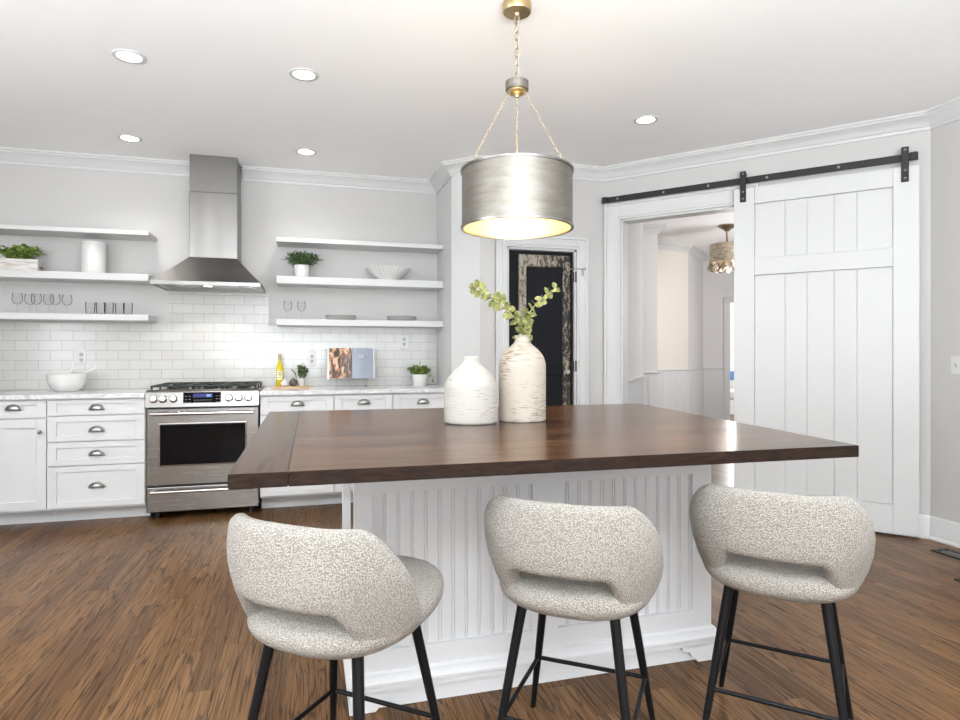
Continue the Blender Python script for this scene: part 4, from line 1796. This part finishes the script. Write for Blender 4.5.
def chain(bm, a, b, lk, wr, wd):
    a, b = Vector(a), Vector(b)
    d = b - a
    n = max(2, int(round(d.length / (lk * .80))))
    st = d / n
    dn = d.normalized()
    x = dn.orthogonal().normalized()
    y = dn.cross(x)
    for k in range(n):
        c = a + st * (k + .5)
        s = x if k % 2 else y
        pts = []
        for j in range(12):
            an = 2 * PI * j / 12
            pts.append(c + dn * (lk * .5 * math.sin(an)) + s * (wd * math.cos(an)))
        tube(bm, pts, wr, 5, closed=True)


bm = newbm()
chain(bm, (0, 0, CZ - .058), (0, 0, 2.402), .048, .0026, .011)
obj('hanging_chain', bm, STEEL_D if False else CHAIN, t, True)
bm = newbm()
lathe(bm, [(0, 2.404), (.012, 2.402), (.049, 2.400), (.051, 2.398), (.051, 2.361), (.049, 2.359), (0, 2.359)], 36)
obj('hub', bm, SHADE, t, True, 25)
bm = newbm()
lathe(bm, [(0, 2.3595), (.044, 2.3595), (.044, 2.352), (.036, 2.351), (.030, 2.343), (.012, 2.338), (.010, 2.330), (0, 2.328)], 36)
obj('hub_cap', bm, BRASS, t, True, 40)
SR, SB, ST = .244, 1.752, 2.000
ca = math.radians(71)
for k in range(3):
    a = ca + k * 2 * PI / 3
    bm = newbm()
    chain(bm, (.036 * math.cos(a), .036 * math.sin(a), 2.352), ((SR - .016) * math.cos(a), (SR - .016) * math.sin(a), ST + .004), .024, .0014, .005)
    obj('support_chain', bm, CHAIN, t, True)
bm = newbm()
lathe(bm, [(SR, SB), (SR, ST), (SR - .004, ST), (SR - .004, SB), (SR, SB)], 96)
sh = obj('drum_shade', bm, SHADE, t, True, 40)
bm = newbm()
lathe(bm, [(SR - .0045, SB + .001), (SR - .0045, ST - .002), (SR - .006, ST - .002), (SR - .006, SB + .001), (SR - .0045, SB + .001)], 96)
obj('gold_lining', bm, GOLDI, sh, True, 40)
for zz, nm in ((SB, 'lower_rim'), (ST, 'upper_rim')):
    bm = newbm()
    lathe(bm, [(SR + .005, zz - .005), (SR + .006, zz + .004), (SR - .008, zz + .004), (SR - .008, zz - .005), (SR + .005, zz - .005)], 96)
    obj(nm, bm, STEEL_D, sh, True, 40)
bm = newbm()
for k in range(3):
    a = ca + k * 2 * PI / 3
    tube(bm, [(0, 0, ST - .01), ((SR - .004) * math.cos(a), (SR - .004) * math.sin(a), ST - .002)], .004, 8)
cyl(bm, (0, 0, ST - .012), (0, 0, ST - .06), .012, 14)
obj('spider', bm, BRASS, t, True, 40)
for k in range(3):
    a = ca + PI / 3 + k * 2 * PI / 3
    bm = newbm()
    cyl(bm, (0, 0, ST - .05), (.05 * math.cos(a), .05 * math.sin(a), ST - .06), .008, 10)
    cyl(bm, (.05 * math.cos(a), .05 * math.sin(a), ST - .06), (.06 * math.cos(a), .06 * math.sin(a), ST - .10), .013, 12)
    sk = obj('socket', bm, BRASS, t, True, 40)
    bm = newbm()
    bmesh.ops.create_uvsphere(bm, u_segments=16, v_segments=10, radius=.026, matrix=Matrix.Translation((.066 * math.cos(a), .066 * math.sin(a), ST - .125)))
    obj('bulb', bm, BULB, sk, True)
l = bpy.data.lights.new('pendant_bulb', 'POINT')
l.energy = 4
l.color = (1, .86, .62)
l.shadow_soft_size = .05
o = bpy.data.objects.new('pendant_bulb', l)
COL.objects.link(o)
o.location = (PX, PY, SB + .10)

# ---------------------------------------------------------------- bar stools


def sstep(a, b, x):
    s = min(1, max(0, (x - a) / (b - a)))
    return s * s * (3 - 2 * s)


def interp(tab, x):
    if x <= tab[0][0]:
        return tab[0][1]
    for (a, b), (c, d) in zip(tab, tab[1:]):
        if x <= c:
            s = (x - a) / (c - a)
            return b + (d - b) * s
    return tab[-1][1]


def plan(phi, n):
    c, s = abs(math.cos(phi)), abs(math.sin(phi))
    return (c ** n + s ** n) ** (-1 / n)


RPROF = [(.482, .188), (.505, .207), (.535, .226), (.57, .240), (.62, .252), (.68, .258), (.74, .258), (.79, .252), (.84, .243)]
PHM = 102.0


def z_top(a):
    s = min(1.0, max(0.0, (a - 42) / (PHM - 42)))
    return .808 - .300 * (.5 * s * s * (3 - 2 * s) + .5 * s ** 1.4)


def z_bot(a):
    return .613 - .121 * sstep(27, 52, a) if a < 52 else .492


def make_stool(label):
    t = thing('bar_stool', label, 'bar stool', (0, 0, 0), 0, 'boucle bar stools along the island')
    bm = newbm()
    N = 150
    m = 9
    rings = []
    for i in range(N + 1):
        ph = -PHM + 2 * PHM * i / N
        a = abs(ph)
        zt, zb = z_top(a), z_bot(a)
        taper = 1.0
        if a > PHM - 12:
            q = (a - (PHM - 12)) / 12
            taper = math.sqrt(max(0.0, 1 - q * q))
        th = .046 * (.35 + .65 * taper)
        hh = zt - zb
        mid = (zt + zb) / 2
        hh = max(hh * (taper if a > PHM - 12 else 1), .03)
        zt, zb = mid + hh / 2, mid - hh / 2
        wv = min(th / 2, hh / 2)
        r_ = math.radians(ph)
        
        ring = []

        def add(z, off):
            R = interp(RPROF, z) * plan(r_, 2.2 + 0.75 * sstep(.54, .74, z)) - .023 + off
            ring.append(bm.verts.new((R * math.sin(r_), -R * math.cos(r_), z)))
        for k in range(m):           # outside, bottom to top
            s = k / (m - 1)
            add(zb + wv + (hh - 2 * wv) * s, th / 2)
        for k in range(1, 6):        # over the top
            an = PI * k / 6
            add(zt - wv + wv * math.sin(an), th / 2 * math.cos(an))
        for k in range(m):
            s = k / (m - 1)
            add(zt - wv - (hh - 2 * wv) * s, -th / 2)
        for k in range(1, 6):
            an = PI * k / 6
            add(zb + wv - wv * math.sin(an), -th / 2 * math.cos(an))
        rings.append(ring)
    nn = len(rings[0])
    for i in range(N):
        for k in range(nn):
            bm.faces.new([rings[i][k], rings[i][(k + 1) % nn], rings[i + 1][(k + 1) % nn], rings[i + 1][k]])
    bm.faces.new(rings[0])
    bm.faces.new(rings[-1][::-1])
    back = obj('backrest', bm, BOUCLE, t, True)
    # seat
    bm = newbm()
    prof = [(0, .484), (.10, .484), (.165, .487), (.195, .496), (.215, .510), (.226, .526), (.228, .540), (.222, .554), (.206, .565), (.17, .573), (.12, .577), (.06, .577), (0, .577)]
    seg = 72
    rows = []
    for (r, z) in smooth_prof(prof, 3):
        if r < 1e-4:
            rows.append([bm.verts.new((0, .01, z))])
            continue
        row = []
        for k in range(seg):
            a = 2 * PI * k / seg
            rr = r * plan(a, 2.5)
            x, y = rr * math.sin(a) * .965, -rr * math.cos(a)
            if y > 0:
                y *= 1.38
            row.append(bm.verts.new((x, y, z + (.012 * max(0, y) / .2 if z > .53 else 0))))
        rows.append(row)
    for A, B in zip(rows, rows[1:]):
        for k in range(seg):
            k2 = (k + 1) % seg
            if len(A) == 1:
                bm.faces.new([A[0], B[k2], B[k]])
            elif len(B) == 1:
                bm.faces.new([A[k], A[k2], B[0]])
            else:
                bm.faces.new([A[k], A[k2], B[k2], B[k]])
    obj('seat', bm, BOUCLE, t, True)
    ft = {}
    for sx in (-1, 1):
        for sy in (-1, 1):
            a = Vector((sx * .128, sy * .128, .497))
            b = Vector((sx * .200, sy * .214, 0.0))
            ft[(sx, sy)] = (a, b)
            bm = newbm()
            tube(bm, [a, a.lerp(b, .5), b], [.0145, .0125, .0085], 14)
            obj('leg', bm, LEGM, t, True, 60)
    at = lambda k, z: ft[k][0].lerp(ft[k][1], (.497 - z) / .497)
    for (k1, k2) in (((-1, -1), (1, -1)), ((1, -1), (1, 1)), ((1, 1), (-1, 1)), ((-1, 1), (-1, -1))):
        bm = newbm()
        tube(bm, [at(k1, .187), at(k2, .187)], .0068, 10)
        obj('footrest', bm, LEGM, t, True, 60)
    return t


st = make_stool('cream boucle bar stool at the left end of the island')
st.location = (.093, 1.650, 0)
st.rotation_euler = (0, 0, math.radians(-39))
dup(st, (.766, 1.672, 0), math.radians(-37), 'cream boucle bar stool in the middle, in front of the beadboard panels')
dup(st, (1.423, 1.608, 0), math.radians(-45), 'cream boucle bar stool at the right end, before the barn door')
